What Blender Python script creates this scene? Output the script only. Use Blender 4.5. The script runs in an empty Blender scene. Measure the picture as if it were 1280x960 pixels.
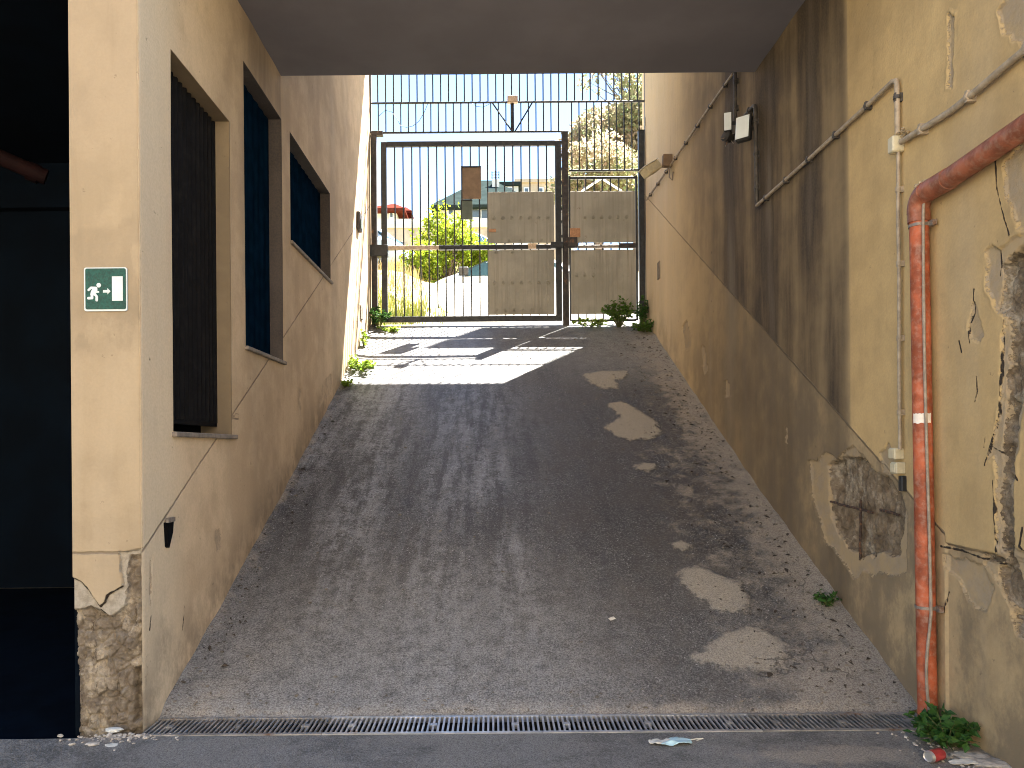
import bpy, math, random
import numpy as np
from mathutils import Vector, Matrix
random.seed(7); rng = np.random.default_rng(7)
R = math.radians
SC = bpy.context.scene
COL = SC.collection

# ------------------------------------------------------------------ measurements
F, U0, V0, ROLL, EYE = 961.0, 618.0, 560.0, R(0.45), 1.6
XL, XR = -2.02, 2.53            # the two passage walls
YP = 4.40                       # front of the passage building
YD0, YD1 = 4.305, 4.600         # drain
YC, ZC = 7.38, EYE + 3.59       # far edge and height of the low ceiling
YG, ZG = 12.72, EYE + 2.03      # gate line and ground level there
YE = 12.95                      # far face of the building
def ray(u, v):
    x, y = (u - U0) / F, -(v - V0) / F
    c, s = math.cos(ROLL), math.sin(ROLL)
    return x * c + y * s, -x * s + y * c
def on_wall(u, v, X):           # (Y, z) on a wall that runs along Y
    a, b = ray(u, v); Y = X / a
    return Y, EYE + b * Y
def on_face(u, v, Y):           # (X, z) on a face across the view
    a, b = ray(u, v)
    return a * Y, EYE + b * Y
def zramp(Y):
    t = np.clip((np.asarray(Y, float) - YD1) / (YG - YD1), 0, 1)
    return ZG * t - 0.10 * np.sin(np.pi * t) * (1 - t)
def on_ground(u, v):
    a, b = ray(u, v)
    if b < 0 and EYE + b * YD1 <= 0:
        Y = -EYE / b; return a * Y, Y
    lo, hi = 3.0, 14.0
    f = lambda Y: EYE + b * Y - float(zramp(Y))
    for _ in range(50):
        m = (lo + hi) / 2
        if f(lo) * f(m) <= 0: hi = m
        else: lo = m
    return a * lo, lo

# ------------------------------------------------------------------ objects
def tag(o, label=None, cat=None, group=None, kind=None):
    if label: o['label'] = label
    if cat: o['category'] = cat
    if group: o['group'] = group
    if kind: o['kind'] = kind
    return o
def thing(name, label, cat, loc=(0, 0, 0), group=None):
    o = bpy.data.objects.new(name, None); COL.objects.link(o)
    o.location = loc; o.empty_display_size = 0.1
    return tag(o, label, cat, group)
def base(p):
    l = Vector((0, 0, 0))
    while p is not None:
        l = l + p.location; p = p.parent
    return l
class MB:
    def __init__(s): s.v = []; s.f = []
    def add(s, vs, fs):
        n = len(s.v); s.v += [tuple(p) for p in vs]; s.f += [tuple(i + n for i in q) for q in fs]; return s
    def box(s, x0, x1, y0, y1, z0, z1, m=None):
        vs = [Vector((x, y, z)) for z in (z0, z1) for y in (y0, y1) for x in (x0, x1)]
        if m is not None: vs = [m @ p for p in vs]
        return s.add(vs, [(0, 2, 3, 1), (4, 5, 7, 6), (0, 1, 5, 4), (2, 6, 7, 3), (0, 4, 6, 2), (1, 3, 7, 5)])
    def cbox(s, x0, x1, y0, y1, z0, z1, c=0.004, m=None):     # box with chamfered edges
        P = []
        for z, d in ((z0, c), (z0 + c, 0), (z1 - c, 0), (z1, c)):
            P += [(x0 + d, y0 + c + d * .4, z), (x0 + c + d * .4, y0 + d, z), (x1 - c - d * .4, y0 + d, z), (x1 - d, y0 + c + d * .4, z),
                  (x1 - d, y1 - c - d * .4, z), (x1 - c - d * .4, y1 - d, z), (x0 + c + d * .4, y1 - d, z), (x0 + d, y1 - c - d * .4, z)]
        P = [Vector(p) for p in P]
        if m is not None: P = [m @ p for p in P]
        fs = [tuple(range(7, -1, -1)), tuple(range(24, 32))]
        for k in range(3):
            for i in range(8):
                j = (i + 1) % 8; fs.append((k * 8 + i, k * 8 + j, k * 8 + 8 + j, k * 8 + 8 + i))
        return s.add(P, fs)
    def tube(s, pts, r, n=10, cap=True):
        pts = [Vector(p) for p in pts]; rr = r if isinstance(r, (list, tuple)) else [r] * len(pts)
        vs = []; fs = []; up = None
        for i, p in enumerate(pts):
            t = (pts[min(i + 1, len(pts) - 1)] - pts[max(i - 1, 0)]).normalized()
            if up is None:
                up = Vector((0, 0, 1)) if abs(t.z) < .9 else Vector((1, 0, 0))
            a = t.cross(up).normalized(); b = a.cross(t).normalized(); up = b
            for k in range(n):
                w = 2 * math.pi * k / n
                vs.append(p + (a * math.cos(w) + b * math.sin(w)) * rr[i])
        for i in range(len(pts) - 1):
            for k in range(n):
                q = (k + 1) % n; fs.append((i * n + k, i * n + q, i * n + n + q, i * n + n + k))
        if cap: fs += [tuple(range(n - 1, -1, -1)), tuple(range((len(pts) - 1) * n, len(pts) * n))]
        return s.add(vs, fs)
    def lathe(s, prof, n=16, m=None):                          # prof: (radius, height) about z
        vs = []; fs = []
        for r_, h in prof:
            for k in range(n):
                w = 2 * math.pi * k / n; vs.append(Vector((r_ * math.cos(w), r_ * math.sin(w), h)))
        if m is not None: vs = [m @ p for p in vs]
        for i in range(len(prof) - 1):
            for k in range(n):
                q = (k + 1) % n; fs.append((i * n + k, i * n + q, i * n + n + q, i * n + n + k))
        fs += [tuple(range(n - 1, -1, -1)), tuple(range((len(prof) - 1) * n, len(prof) * n))]
        return s.add(vs, fs)
    def prism(s, poly, fn, d0, d1):                            # fn(a, b, d) -> point
        n = len(poly)
        vs = [fn(a, b, d0) for a, b in poly] + [fn(a, b, d1) for a, b in poly]
        fs = [tuple(range(n - 1, -1, -1)), tuple(range(n, 2 * n))] + [(i, (i + 1) % n, n + (i + 1) % n, n + i) for i in range(n)]
        return s.add(vs, fs)
    def build(s, name, mat, parent=None, smooth=False, world=True):
        me = bpy.data.meshes.new(name); off = base(parent) if (parent is not None and world) else Vector((0, 0, 0))
        me.from_pydata([Vector(p) - off for p in s.v], [], s.f); me.update()
        if smooth:
            me.polygons.foreach_set('use_smooth', [True] * len(me.polygons))
            try: me.set_sharp_from_angle(angle=R(40))
            except Exception: pass
        me.materials.append(mat)
        o = bpy.data.objects.new(name, me); COL.objects.link(o)
        if parent is not None: o.parent = parent
        return o
def copies(o, locs, parent):
    for l in locs:
        c = o.copy(); COL.objects.link(c); c.parent = parent; c.location = l
def copy_tree(o, parent=None):
    c = o.copy(); COL.objects.link(c)
    if parent is not None: c.parent = parent
    for ch in list(o.children): copy_tree(ch, c)
    return c

# ------------------------------------------------------------------ nodes
class NT:
    def __init__(s, name):
        s.m = bpy.data.materials.new(name); s.m.use_nodes = True
        s.t = s.m.node_tree; s.t.nodes.clear()
        s.out = s.t.nodes.new('ShaderNodeOutputMaterial')
    def n(s, typ, ins=None, **pr):
        q = s.t.nodes.new('ShaderNode' + typ)
        for k, v in pr.items(): setattr(q, k, v)
        for k, v in (ins or {}).items(): s.put(q.inputs[k], v)
        return q
    def put(s, sock, v):
        if isinstance(v, bpy.types.NodeSocket): s.t.links.new(v, sock)
        elif isinstance(v, (tuple, list)) and sock.type == 'RGBA': sock.default_value = (*v[:3], 1)
        else: sock.default_value = v
    def pos(s): return s.n('NewGeometry').outputs['Position']
    def noise(s, vec, scale=5.0, detail=4.0, rough=.55, mul=None, dist=0.0):
        if mul is not None: vec = s.n('VectorMath', {0: vec, 1: mul}, operation='MULTIPLY').outputs[0]
        q = s.n('TexNoise', {'Vector': vec, 'Scale': scale, 'Detail': detail, 'Roughness': rough, 'Distortion': dist})
        return q.outputs['Fac']
    def math(s, op, a, b=0.0, c=None, clamp=False):
        ins = {0: a, 1: b}
        if c is not None: ins[2] = c
        return s.n('Math', ins, operation=op, use_clamp=clamp).outputs[0]
    def step(s, v, lo, hi, a=0.0, b=1.0):
        return s.n('MapRange', {'Value': v, 'From Min': lo, 'From Max': hi, 'To Min': a, 'To Max': b}, interpolation_type='SMOOTHSTEP').outputs[0]
    def mix(s, f, a, b, blend='MIX'):
        q = s.n('Mix', data_type='RGBA', blend_type=blend)
        s.put(q.inputs['Factor'], f); s.put(q.inputs[6], a); s.put(q.inputs[7], b)
        return q.outputs[2]
    def attr(s, name): return s.n('Attribute', attribute_name=name).outputs['Fac']
    def bump(s, h, strength=.5, dist=.01, normal=None):
        ins = {'Height': h, 'Strength': strength, 'Distance': dist}
        if normal is not None: ins['Normal'] = normal
        return s.n('Bump', ins).outputs[0]
    def finish(s, color, rough=.8, normal=None, metal=0.0, **kw):
        b = s.n('BsdfPrincipled'); s.put(b.inputs['Base Color'], color); s.put(b.inputs['Roughness'], rough); s.put(b.inputs['Metallic'], metal)
        if normal is not None: s.put(b.inputs['Normal'], normal)
        for k, v in kw.items(): s.put(b.inputs[k.replace('_', ' ')], v)
        s.t.links.new(b.outputs[0], s.out.inputs[0]); return s.m

def plaster(name, c1, c2, rep, grime_shade, scale=1.0, rubc=((.19, .140, .092), (.34, .27, .19)), und=None):
    t = NT(name); p = t.pos()
    blotch = t.noise(p, .9, 6, .62); blotch2 = t.noise(p, 3.6, 5, .62)
    wob = t.n('VectorMath', {0: p, 1: t.n('VectorMath', {0: t.n('TexNoise', {'Vector': p, 'Scale': 1.7, 'Detail': 3.0}).outputs['Color'], 1: (.07, .07, .3)}, operation='MULTIPLY').outputs[0]}, operation='ADD').outputs[0]
    streak = t.noise(wob, 1.0, 5, .55, (1.9, 1.9, .20))
    fine = t.noise(wob, 1.0, 6, .62, (15, 15, 1.1))
    grain = t.noise(p, 60, 4, .6)
    c = t.mix(t.step(t.math('ADD', t.math('MULTIPLY', blotch, .65), t.math('MULTIPLY', blotch2, .35)), .40, .60), c1, c2)
    rp = t.attr('rep'); c = t.mix(rp, c, t.mix(t.step(blotch2, .36, .66), rep, tuple(k * .88 for k in rep)))
    c = t.mix(t.math('MULTIPLY', t.attr('pale'), t.step(blotch2, .2, .6, .7, 1)), c, (.74, .605, .415))
    st = t.math('MULTIPLY', t.attr('stain_shade'), t.step(t.math('ADD', t.math('MULTIPLY', streak, .72), t.math('MULTIPLY', blotch, .28)), .24, .74, .30, 1.0))  # wall stains, plus the shade painted under the low ceiling
    c = t.mix(t.math('MULTIPLY', st, .92, clamp=True), c, grime_shade)
    c = t.mix(t.math('MULTIPLY', t.math('MULTIPLY', t.step(fine, .48, .72), t.step(blotch2, .35, .65, .15, 1)), .22), c, tuple(k * .60 for k in c1))
    c = t.mix(t.math('MULTIPLY', t.step(streak, .54, .74), .16), c, (.58, .50, .38))
    spots = t.noise(p, 17, 4, .6)
    c = t.mix(t.math('MULTIPLY', t.step(spots, .68, .74), .55), c, (.15, .115, .08))
    c = t.mix(t.math('MULTIPLY', t.step(grain, .35, .65), .12), c, (.22, .17, .11))
    dirt = t.math('MULTIPLY', t.attr('dirt'), t.step(t.noise(p, 2.6, 7, .68, (1, 1, .7)), .40, .60))
    c = t.mix(t.math('MULTIPLY', dirt, .74, clamp=True), c, (.135, .106, .074))
    g = t.math('ABSOLUTE', t.math('ADD', t.attr('groove'), t.math('MULTIPLY_ADD', t.noise(p, 18, 2), .012, -.006)))
    gm = t.math('MULTIPLY', t.step(g, .003, .011, 1, 0), t.step(t.noise(p, 2.2, 3), .30, .50, .45, 1))
    c = t.mix(t.math('MULTIPLY', gm, .70), c, (.13, .10, .07))
    # worn layers: paint -> pale undercoat -> rubble
    n1 = t.math('MULTIPLY_ADD', t.noise(p, 32, 6, .72), .075, -.0375)
    mo = t.step(t.math('ADD', t.attr('sdo'), n1), -.0015, .0015)
    under = t.mix(t.step(t.noise(p, 22, 7, .74), .36, .62), und[0] if und else tuple(k * .72 + .03 for k in c2), und[1] if und else (.33, .262, .18))
    under = t.mix(t.math('MULTIPLY', t.step(t.noise(p, 6, 5, .65), .42, .60), .1 if und else .65), under, tuple(k * .80 for k in c1))
    c = t.mix(mo, c, under)
    n2 = t.math('MULTIPLY_ADD', t.noise(p, 22, 6, .72), .08, -.04)
    mi = t.step(t.math('ADD', t.attr('sdi'), n2), -.002, .003)
    rub = t.mix(t.step(t.noise(p, 9, 8, .74), .36, .64), rubc[0], rubc[1])
    rub = t.mix(t.math('MULTIPLY', t.step(t.noise(p, 4.5, 6, .66), .50, .64), .75), rub, (.40, .345, .26))
    vr = t.n('TexVoronoi', {'Vector': wob, 'Scale': 38.0}, feature='F1'); rub = t.mix(t.step(t.n('SeparateColor', {0: vr.outputs['Color']}).outputs[0], .1, .9, .0, .45), rub, rubc[0])
    fiss = t.noise(wob, 1.0, 5, .7, (24, 24, 5))
    rub = t.mix(t.math('MULTIPLY', t.step(fiss, .60, .68), .75), rub, (.065, .046, .03))
    c = t.mix(mi, c, rub)
    cr = t.math('ABSOLUTE', t.attr('crack')); cw = t.math('MULTIPLY_ADD', t.noise(p, 14, 3, .6), .022, -.0075)
    cm = t.math('MULTIPLY', t.step(t.math('SUBTRACT', cr, cw), -.001, .0025, 1, 0), t.math('SUBTRACT', 1, mi))
    c = t.mix(cm, c, (.035, .027, .02))
    h = t.math('MULTIPLY_ADD', grain, .12, t.math('MULTIPLY', t.noise(p, 11, 5, .6), .45))
    h = t.math('MULTIPLY_ADD', gm, -.7, h)
    h = t.math('MULTIPLY_ADD', cm, -.9, h)
    h = t.math('MULTIPLY_ADD', mo, -.5, h)
    h = t.math('MULTIPLY_ADD', mo, t.math('MULTIPLY', t.noise(p, 50, 5, .75), .5), h)
    h = t.math('MULTIPLY_ADD', mi, t.math('MULTIPLY', t.noise(p, 24, 7, .72), 1.9), h)
    return t.finish(c, .9, t.bump(h, .75, .012), Specular_IOR_Level=.22)

def paint(name, col, rough=.5, var=.25, scale=14, rust=0.0, metal=0.0, dust=0.0, bump=.15, spec=.5):
    t = NT(name); p = t.pos()
    n1 = t.noise(p, scale, 5, .6); n2 = t.noise(p, scale * 3.3, 4, .6)
    c = t.mix(t.step(n1, .35, .68), tuple(k * (1 - var) for k in col), tuple(min(1, k * (1 + var)) for k in col))
    if rust: c = t.mix(t.math('MULTIPLY', t.step(t.noise(p, scale * .5, 6, .7), .60 - .2 * rust, .70 - .1 * rust), .85), c, t.mix(n2, (.10, .045, .02), (.22, .10, .045)))
    if dust: c = t.mix(t.math('MULTIPLY', t.step(n2, .42, .75), dust), c, (.42, .37, .30))
    return t.finish(c, rough, t.bump(n2, bump, .004), metal, Specular_IOR_Level=spec)

def leafmat(name, c1, c2, c3, trans=.35):
    t = NT(name); rnd = t.n('NewGeometry').outputs['Random Per Island']
    c = t.mix(t.step(rnd, 0, .6), c1, c2); c = t.mix(t.step(rnd, .70, 1), c, c3)
    b = t.n('BsdfPrincipled'); t.put(b.inputs['Base Color'], c); b.inputs['Roughness'].default_value = .55
    b.inputs['Specular IOR Level'].default_value = .3
    tr = t.n('BsdfTranslucent'); t.put(tr.inputs['Color'], c)
    mx = t.n('MixShader', {0: trans}); t.t.links.new(b.outputs[0], mx.inputs[1]); t.t.links.new(tr.outputs[0], mx.inputs[2])
    t.t.links.new(mx.outputs[0], t.out.inputs[0]); return t.m

def ramp_material():
    t = NT('worn_asphalt_ramp'); p = t.pos()
    fine = t.noise(p, 130, 3, .7); mid = t.noise(p, 9, 6, .65)
    lanes = t.noise(p, 1.0, 5, .6, (2.6, .32, .32)); lanes2 = t.noise(p, 1.0, 6, .68, (9, 1.1, 1.1))
    c = t.mix(t.step(fine, .34, .66), (.009, .0085, .0085), (.052, .050, .048))
    c = t.mix(t.math('MULTIPLY', t.step(lanes, .50, .62), .30), c, (.085, .082, .080))
    c = t.mix(t.math('MULTIPLY', t.step(lanes, .52, .38), .65), c, (.022, .018, .015))
    worn = t.math('MULTIPLY', t.attr('worn'), t.step(t.math('ADD', t.math('ADD', t.math('MULTIPLY', lanes2, .40), t.math('MULTIPLY', mid, .30)), t.math('MULTIPLY', t.noise(p, 38, 4, .7), .30)), .44, .58))
    c = t.mix(t.math('MULTIPLY', worn, .80), c, t.mix(t.step(fine, .40, .62), (.10, .105, .112), (.46, .47, .48)))
    vor = t.n('TexVoronoi', {'Vector': p, 'Scale': 48.0}, feature='F1')
    sp = t.math('MULTIPLY', t.step(t.n('SeparateColor', {0: vor.outputs['Color']}).outputs[0], .86, .90), t.step(vor.outputs['Distance'], .30, .20))
    c = t.mix(t.math('MULTIPLY', sp, .9), c, (.50, .50, .49))
    vor2 = t.n('TexVoronoi', {'Vector': p, 'Scale': 120.0}, feature='F1'); rc2 = t.n('SeparateColor', {0: vor2.outputs['Color']}).outputs[0]
    c = t.mix(t.math('MULTIPLY', t.step(rc2, .55, .95), .60), c, (.23, .22, .205))
    c = t.mix(t.math('MULTIPLY', t.step(rc2, .40, .05), .65), c, (.020, .018, .016))
    pit = t.noise(p, 60, 5, .7); c = t.mix(t.math('MULTIPLY', t.step(pit, .62, .70), .6), c, (.018, .016, .015))
    c = t.mix(t.math('MULTIPLY', t.step(lanes2, .50, .36), .45), c, (.022, .019, .017))
    brown = t.step(t.noise(p, 2.2, 5, .65), .42, .62)
    c = t.mix(t.math('MULTIPLY', t.math('MULTIPLY', brown, t.step(t.n('SeparateXYZ', {0: p}).outputs[0], -.6, 1.0)), .45), c, (.066, .052, .040))
    sandn = t.math('ADD', t.attr('sand'), t.math('MULTIPLY_ADD', t.noise(p, 5.5, 7, .70), 1.5, -.75))
    sand = t.step(sandn, .32, .74)
    grit = t.noise(p, 95, 4, .7)
    c = t.mix(t.math('MULTIPLY', sand, .85), c, t.mix(t.step(grit, .36, .62), (.17, .138, .105), (.36, .315, .25)))
    cemn = t.math('ADD', t.attr('cem'), t.math('MULTIPLY_ADD', t.noise(p, 12, 8, .76), .26, -.13))
    cem = t.math('MULTIPLY', t.step(cemn, -.025, .035), t.step(t.noise(p, 7, 6, .7), .26, .42, .35, 1.0))
    cc = t.mix(t.step(grit, .34, .62), (.23, .195, .145), (.38, .335, .26))
    pits = t.step(t.noise(p, 62, 3, .6), .63, .68)
    cc = t.mix(t.math('MULTIPLY', pits, .75), cc, (.07, .06, .05))
    c = t.mix(t.math('MULTIPLY', cem, .88), c, cc)
    lip = t.step(t.math('ABSOLUTE', t.math('ADD', cemn, .012)), 0, .016, 1, 0)
    c = t.mix(t.math('MULTIPLY', lip, .6), c, (.035, .03, .026))
    dust = t.attr('dusty')
    c = t.mix(t.math('MULTIPLY', dust, t.math('MULTIPLY', t.step(mid, .3, .62, .45, .95), t.step(rc2, .05, .5, .45, 1))), c, t.mix(t.step(grit, .36, .62), (.125, .119, .110), (.33, .322, .30)))
    cr = t.n('TexVoronoi', {'Vector': t.n('VectorMath', {0: p, 1: t.n('VectorMath', {0: t.n('TexNoise', {'Vector': p, 'Scale': 3.0, 'Detail': 5.0}).outputs['Color'], 1: (.35, .35, .35)}, operation='MULTIPLY').outputs[0]}, operation='ADD').outputs[0], 'Scale': .75}, feature='DISTANCE_TO_EDGE')
    ck = t.math('MULTIPLY', t.step(cr.outputs['Distance'], .0008, .0035, 1, 0), t.step(t.noise(p, .8, 3), .52, .60))
    c = t.mix(t.math('MULTIPLY', ck, .5), c, (.025, .022, .02))
    h = t.math('MULTIPLY_ADD', fine, .8, t.math('MULTIPLY', mid, 1.0))
    h = t.math('MULTIPLY_ADD', cem, .9, h); h = t.math('MULTIPLY_ADD', sand, t.math('MULTIPLY', grit, .8), h)
    h = t.math('MULTIPLY_ADD', ck, -1.2, h)
    rough = t.math('SUBTRACT', t.step(fine, .3, .7, .42, .64), t.math('MULTIPLY', worn, .10))
    rough = t.math('ADD', rough, t.math('MULTIPLY', t.math('MAXIMUM', sand, cem), .25), clamp=True)
    return t.finish(c, rough, t.bump(h, .6, .010), Specular_IOR_Level=.5)

def asphalt_material():
    t = NT('courtyard_asphalt'); p = t.pos()
    fine = t.noise(p, 140, 3, .7); mid = t.noise(p, 6, 6, .65); big = t.noise(p, 1.3, 4, .6)
    c = t.mix(t.step(fine, .34, .66), (.070, .067, .060), (.30, .285, .255))
    c = t.mix(t.math('MULTIPLY', t.step(t.math('ADD', t.math('MULTIPLY', big, .6), t.math('MULTIPLY', mid, .4)), .46, .58), .55), c, (.038, .036, .033))
    vor = t.n('TexVoronoi', {'Vector': p, 'Scale': 60.0}, feature='F1')
    sp = t.math('MULTIPLY', t.step(t.n('SeparateColor', {0: vor.outputs['Color']}).outputs[0], .84, .9), t.step(vor.outputs['Distance'], .32, .2))
    c = t.mix(t.math('MULTIPLY', sp, .8), c, (.33, .325, .31))
    rc2 = t.n('SeparateColor', {0: t.n('TexVoronoi', {'Vector': p, 'Scale': 130.0}, feature='F1').outputs['Color']}).outputs[0]
    c = t.mix(t.math('MULTIPLY', t.step(rc2, .6, .95), .55), c, (.25, .245, .23)); c = t.mix(t.math('MULTIPLY', t.step(rc2, .3, 0), .5), c, (.03, .029, .027))
    c = t.mix(t.math('MULTIPLY', t.attr('bounce_yard'), .9), c, (.30, .26, .20))
    sand = t.step(t.math('ADD', t.attr('sand'), t.math('MULTIPLY_ADD', t.noise(p, 8, 7, .7), 1.5, -.75)), .34, .7)
    grit = t.noise(p, 100, 4, .7)
    c = t.mix(t.math('MULTIPLY', sand, .8), c, t.mix(t.step(grit, .36, .62), (.16, .135, .105), (.38, .34, .275)))
    h = t.math('MULTIPLY_ADD', fine, .8, t.math('MULTIPLY', mid, .9)); h = t.math('MULTIPLY_ADD', sand, t.math('MULTIPLY', grit, .9), h)
    return t.finish(c, t.step(fine, .3, .7, .55, .75), t.bump(h, .7, .012))

M = {}
M['wall'] = plaster('aged_ochre_plaster', (.50, .365, .195), (.40, .295, .165), (.60, .425, .20), (.055, .041, .029), rubc=((.135, .098, .062), (.30, .235, .16)))
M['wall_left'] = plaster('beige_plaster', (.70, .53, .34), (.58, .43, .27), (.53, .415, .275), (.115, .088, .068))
M['pillar'] = plaster('pillar_plaster', (.325, .255, .165), (.275, .215, .138), (.55, .425, .275), (.27, .215, .155), rubc=((.125, .100, .074), (.245, .205, .155)), und=((.22, .195, .155), (.33, .30, .25)))
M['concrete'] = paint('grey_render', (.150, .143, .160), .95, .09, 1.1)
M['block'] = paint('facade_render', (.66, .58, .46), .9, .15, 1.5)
M['ramp'] = ramp_material()
M['asphalt'] = asphalt_material()
M['added_cream_facade'] = paint('added_cream_facade', (.66, .545, .40), .9, .08, 1.2)
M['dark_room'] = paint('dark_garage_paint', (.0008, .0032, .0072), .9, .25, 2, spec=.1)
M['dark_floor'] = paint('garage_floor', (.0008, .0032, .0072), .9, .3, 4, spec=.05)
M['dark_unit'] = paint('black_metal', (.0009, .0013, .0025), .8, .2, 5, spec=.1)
M['red_old'] = paint('dull_red_pipe', (.008, .0022, .0022), .8, .25, 8, spec=.1)
M['gate'] = paint('dark_gate_paint', (.017, .021, .027), .5, .35, 18, rust=-.3)
M['gate_rust'] = paint('rusty_gate_paint', (.034, .028, .027), .65, .4, 14, rust=.15)
M['rail_pale'] = paint('weathered_pale_cover', (.40, .33, .26), .7, .2, 20)
def panelmat():
    t = NT('drab_sheet_panel'); p = t.pos(); a = t.noise(p, 1.0, 5, .6, (26, 26, .7)); b = t.noise(p, 1.8, 5, .6); d = t.noise(p, 14, 5, .7)
    c = t.mix(t.step(b, .35, .65), (.27, .262, .225), (.345, .33, .285)); c = t.mix(t.math('MULTIPLY', t.step(a, .45, .68), .45), c, (.205, .195, .165))
    c = t.mix(t.math('MULTIPLY', t.step(d, .64, .72), .6), c, (.17, .11, .07)); c = t.mix(t.math('MULTIPLY', t.math('MULTIPLY', t.step(a, .58, .70), t.step(b, .48, .6)), .45), c, (.19, .13, .085))
    return t.finish(c, .55, t.bump(t.math('ADD', a, t.math('MULTIPLY', b, 2)), .35, .02), Specular_IOR_Level=.3)
M['panel'] = panelmat()
M['board_brown'] = paint('brown_board', (.20, .135, .085), .7, .15, 9)
M['board_green'] = paint('grey_green_board', (.10, .125, .10), .6, .12, 9)
M['tag_orange'] = paint('orange_tag', (.40, .21, .11), .6, .2, 30)
M['tag_pale'] = paint('pale_tag', (.55, .42, .30), .6, .2, 30)
M['white'] = paint('white_plastic', (.70, .71, .70), .45, .06, 12)
M['lamp_glass'] = paint('pale_lamp_glass', (.72, .78, .82), .12, .04, 5, bump=0)
M['conduit'] = paint('painted_conduit', (.33, .265, .185), .6, .22, 20, dust=.25)
M['conduit_dark'] = paint('dark_conduit', (.055, .048, .042), .6, .3, 20)
M['cover'] = paint('cream_socket_plastic', (.56, .50, .34), .5, .10, 25, dust=.12)
M['pipe'] = paint('orange_red_pvc', (.33, .085, .038), .55, .34, 9, dust=.26, spec=.2)
M['pipe_dirty'] = paint('dusty_red_pvc', (.26, .085, .045), .5, .3, 10, dust=.22, spec=.3)
M['cable'] = paint('grey_cable', (.27, .22, .17), .6, .2, 30)
M['clamp'] = paint('grey_clamp_metal', (.24, .21, .18), .5, .3, 30, rust=.4, metal=.3)
M['foam'] = paint('crumbled_mortar', (.40, .31, .19), .95, .4, 40, bump=.8)
M['tape'] = paint('white_tape', (.72, .66, .58), .6, .1, 20)
M['sill'] = paint('stone_sill', (.20, .165, .13), .8, .25, 15)
M['reveal_tan'] = plaster('tan_reveal', (.26, .195, .115), (.22, .165, .10), (.26, .195, .115), (.10, .08, .06))
M['reveal_dark'] = plaster('shaded_reveal', (.085, .072, .068), (.065, .056, .055), (.085, .072, .068), (.04, .035, .03))  # shade inside the two farther reveals is put into this colour
M['navy'] = paint('navy_shutter', (.0020, .0098, .0225), .85, .25, 6, spec=.0)
M['charcoal'] = paint('charcoal_shutter', (.0075, .0072, .0076), .8, .2, 8, dust=.012, spec=.05)
M['grate'] = paint('galvanised_grate', (.56, .57, .59), .36, .2, 9, rust=.05, metal=.8)
M['grate_dirty'] = paint('dirty_grate', (.34, .33, .315), .45, .3, 9, rust=.2, metal=.6)
M['channel'] = paint('drain_dirt', (.012, .011, .010), .95, .3, 9)
M['sign_green'] = paint('sign_green', (.0015, .050, .038), .45, .3, 60, dust=.025, spec=.25)
M['sign_white'] = paint('sign_white', (.46, .52, .53), .45, .05, 30)
M['rebar'] = paint('rusted_rebar', (.050, .030, .020), .85, .4, 60, rust=.6)
M['stone'] = paint('loose_stone', (.40, .36, .30), .95, .3, 30, bump=.5)
M['pebble'] = paint('gravel_chips', (.16, .14, .115), .95, .5, 9)
M['litter'] = paint('dead_leaf_litter', (.045, .034, .024), .9, .5, 20)
M['can_red'] = paint('faded_red_can', (.32, .035, .035), .35, .2, 30)
M['can_metal'] = paint('can_metal', (.55, .54, .52), .35, .1, 20, metal=.8)
M['mask'] = paint('pale_blue_cloth', (.42, .60, .62), .8, .12, 25)
M['paper'] = paint('soiled_paper', (.60, .58, .50), .85, .15, 22)
M['leaf_dark'] = leafmat('weed_leaf', (.022, .075, .014), (.045, .12, .022), (.075, .15, .03), .25)
M['leaf_mid'] = leafmat('green_weed_leaf', (.05, .13, .016), (.085, .17, .022), (.12, .20, .03), .4)
M['leaf_sun'] = leafmat('sunny_weed_leaf', (.16, .28, .025), (.22, .32, .03), (.26, .32, .05), .55)
M['leaf_bush'] = leafmat('bush_leaf', (.15, .24, .015), (.24, .30, .02), (.27, .27, .03), .5)
M['leaf_tree'] = leafmat('olive_tree_leaf', (.30, .32, .15), (.34, .29, .18), (.22, .29, .14), .6)
M['leaf_tree2'] = leafmat('rusty_tree_leaf', (.42, .30, .22), (.40, .34, .22), (.30, .32, .18), .6)
M['straw'] = leafmat('dry_straw', (.30, .22, .10), (.38, .28, .13), (.22, .20, .07), .3)
M['grass'] = leafmat('roadside_grass', (.12, .16, .025), (.18, .19, .03), (.26, .22, .06), .35)
M['bark'] = paint('bark', (.13, .095, .07), .95, .35, 12, bump=.6)
M['stem'] = paint('green_stem', (.09, .10, .03), .8, .3, 30)
M['lot'] = paint('pale_gravel_lot', (.40, .37, .325), .95, .25, 3.0, bump=.6)
M['carwhite'] = paint('white_car_paint', (.45, .47, .49), .25, .03, 3, bump=0)
M['carblue'] = paint('pale_blue_car_paint', (.33, .42, .52), .28, .04, 3, bump=0)
M['carsilver'] = paint('silver_car_paint', (.44, .47, .50), .28, .04, 3, bump=0)
M['glass'] = paint('tinted_glass', (.02, .045, .055), .2, .1, 2, bump=0, spec=.15)
M['tyre'] = paint('tyre_rubber', (.018, .018, .018), .8, .2, 20)
M['rim'] = paint('alloy_rim', (.45, .45, .46), .35, .05, 20, metal=.7)
M['blackplastic'] = paint('black_plastic', (.022, .022, .023), .5, .2, 20)
M['houseA'] = paint('white_house_wall', (.60, .58, .53), .9, .06, .6)
M['houseB'] = paint('beige_house_wall', (.50, .40, .29), .9, .08, .6)
M['houseC'] = paint('red_house_wall', (.40, .15, .10), .9, .12, .8)
M['roofgrey'] = paint('grey_green_roof', (.026, .036, .034), 1.0, .15, 1.2, spec=0.0)
M['rooftile'] = paint('red_tile_roof', (.10, .026, .018), 1.0, .2, 1.5, spec=0.0)
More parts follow.
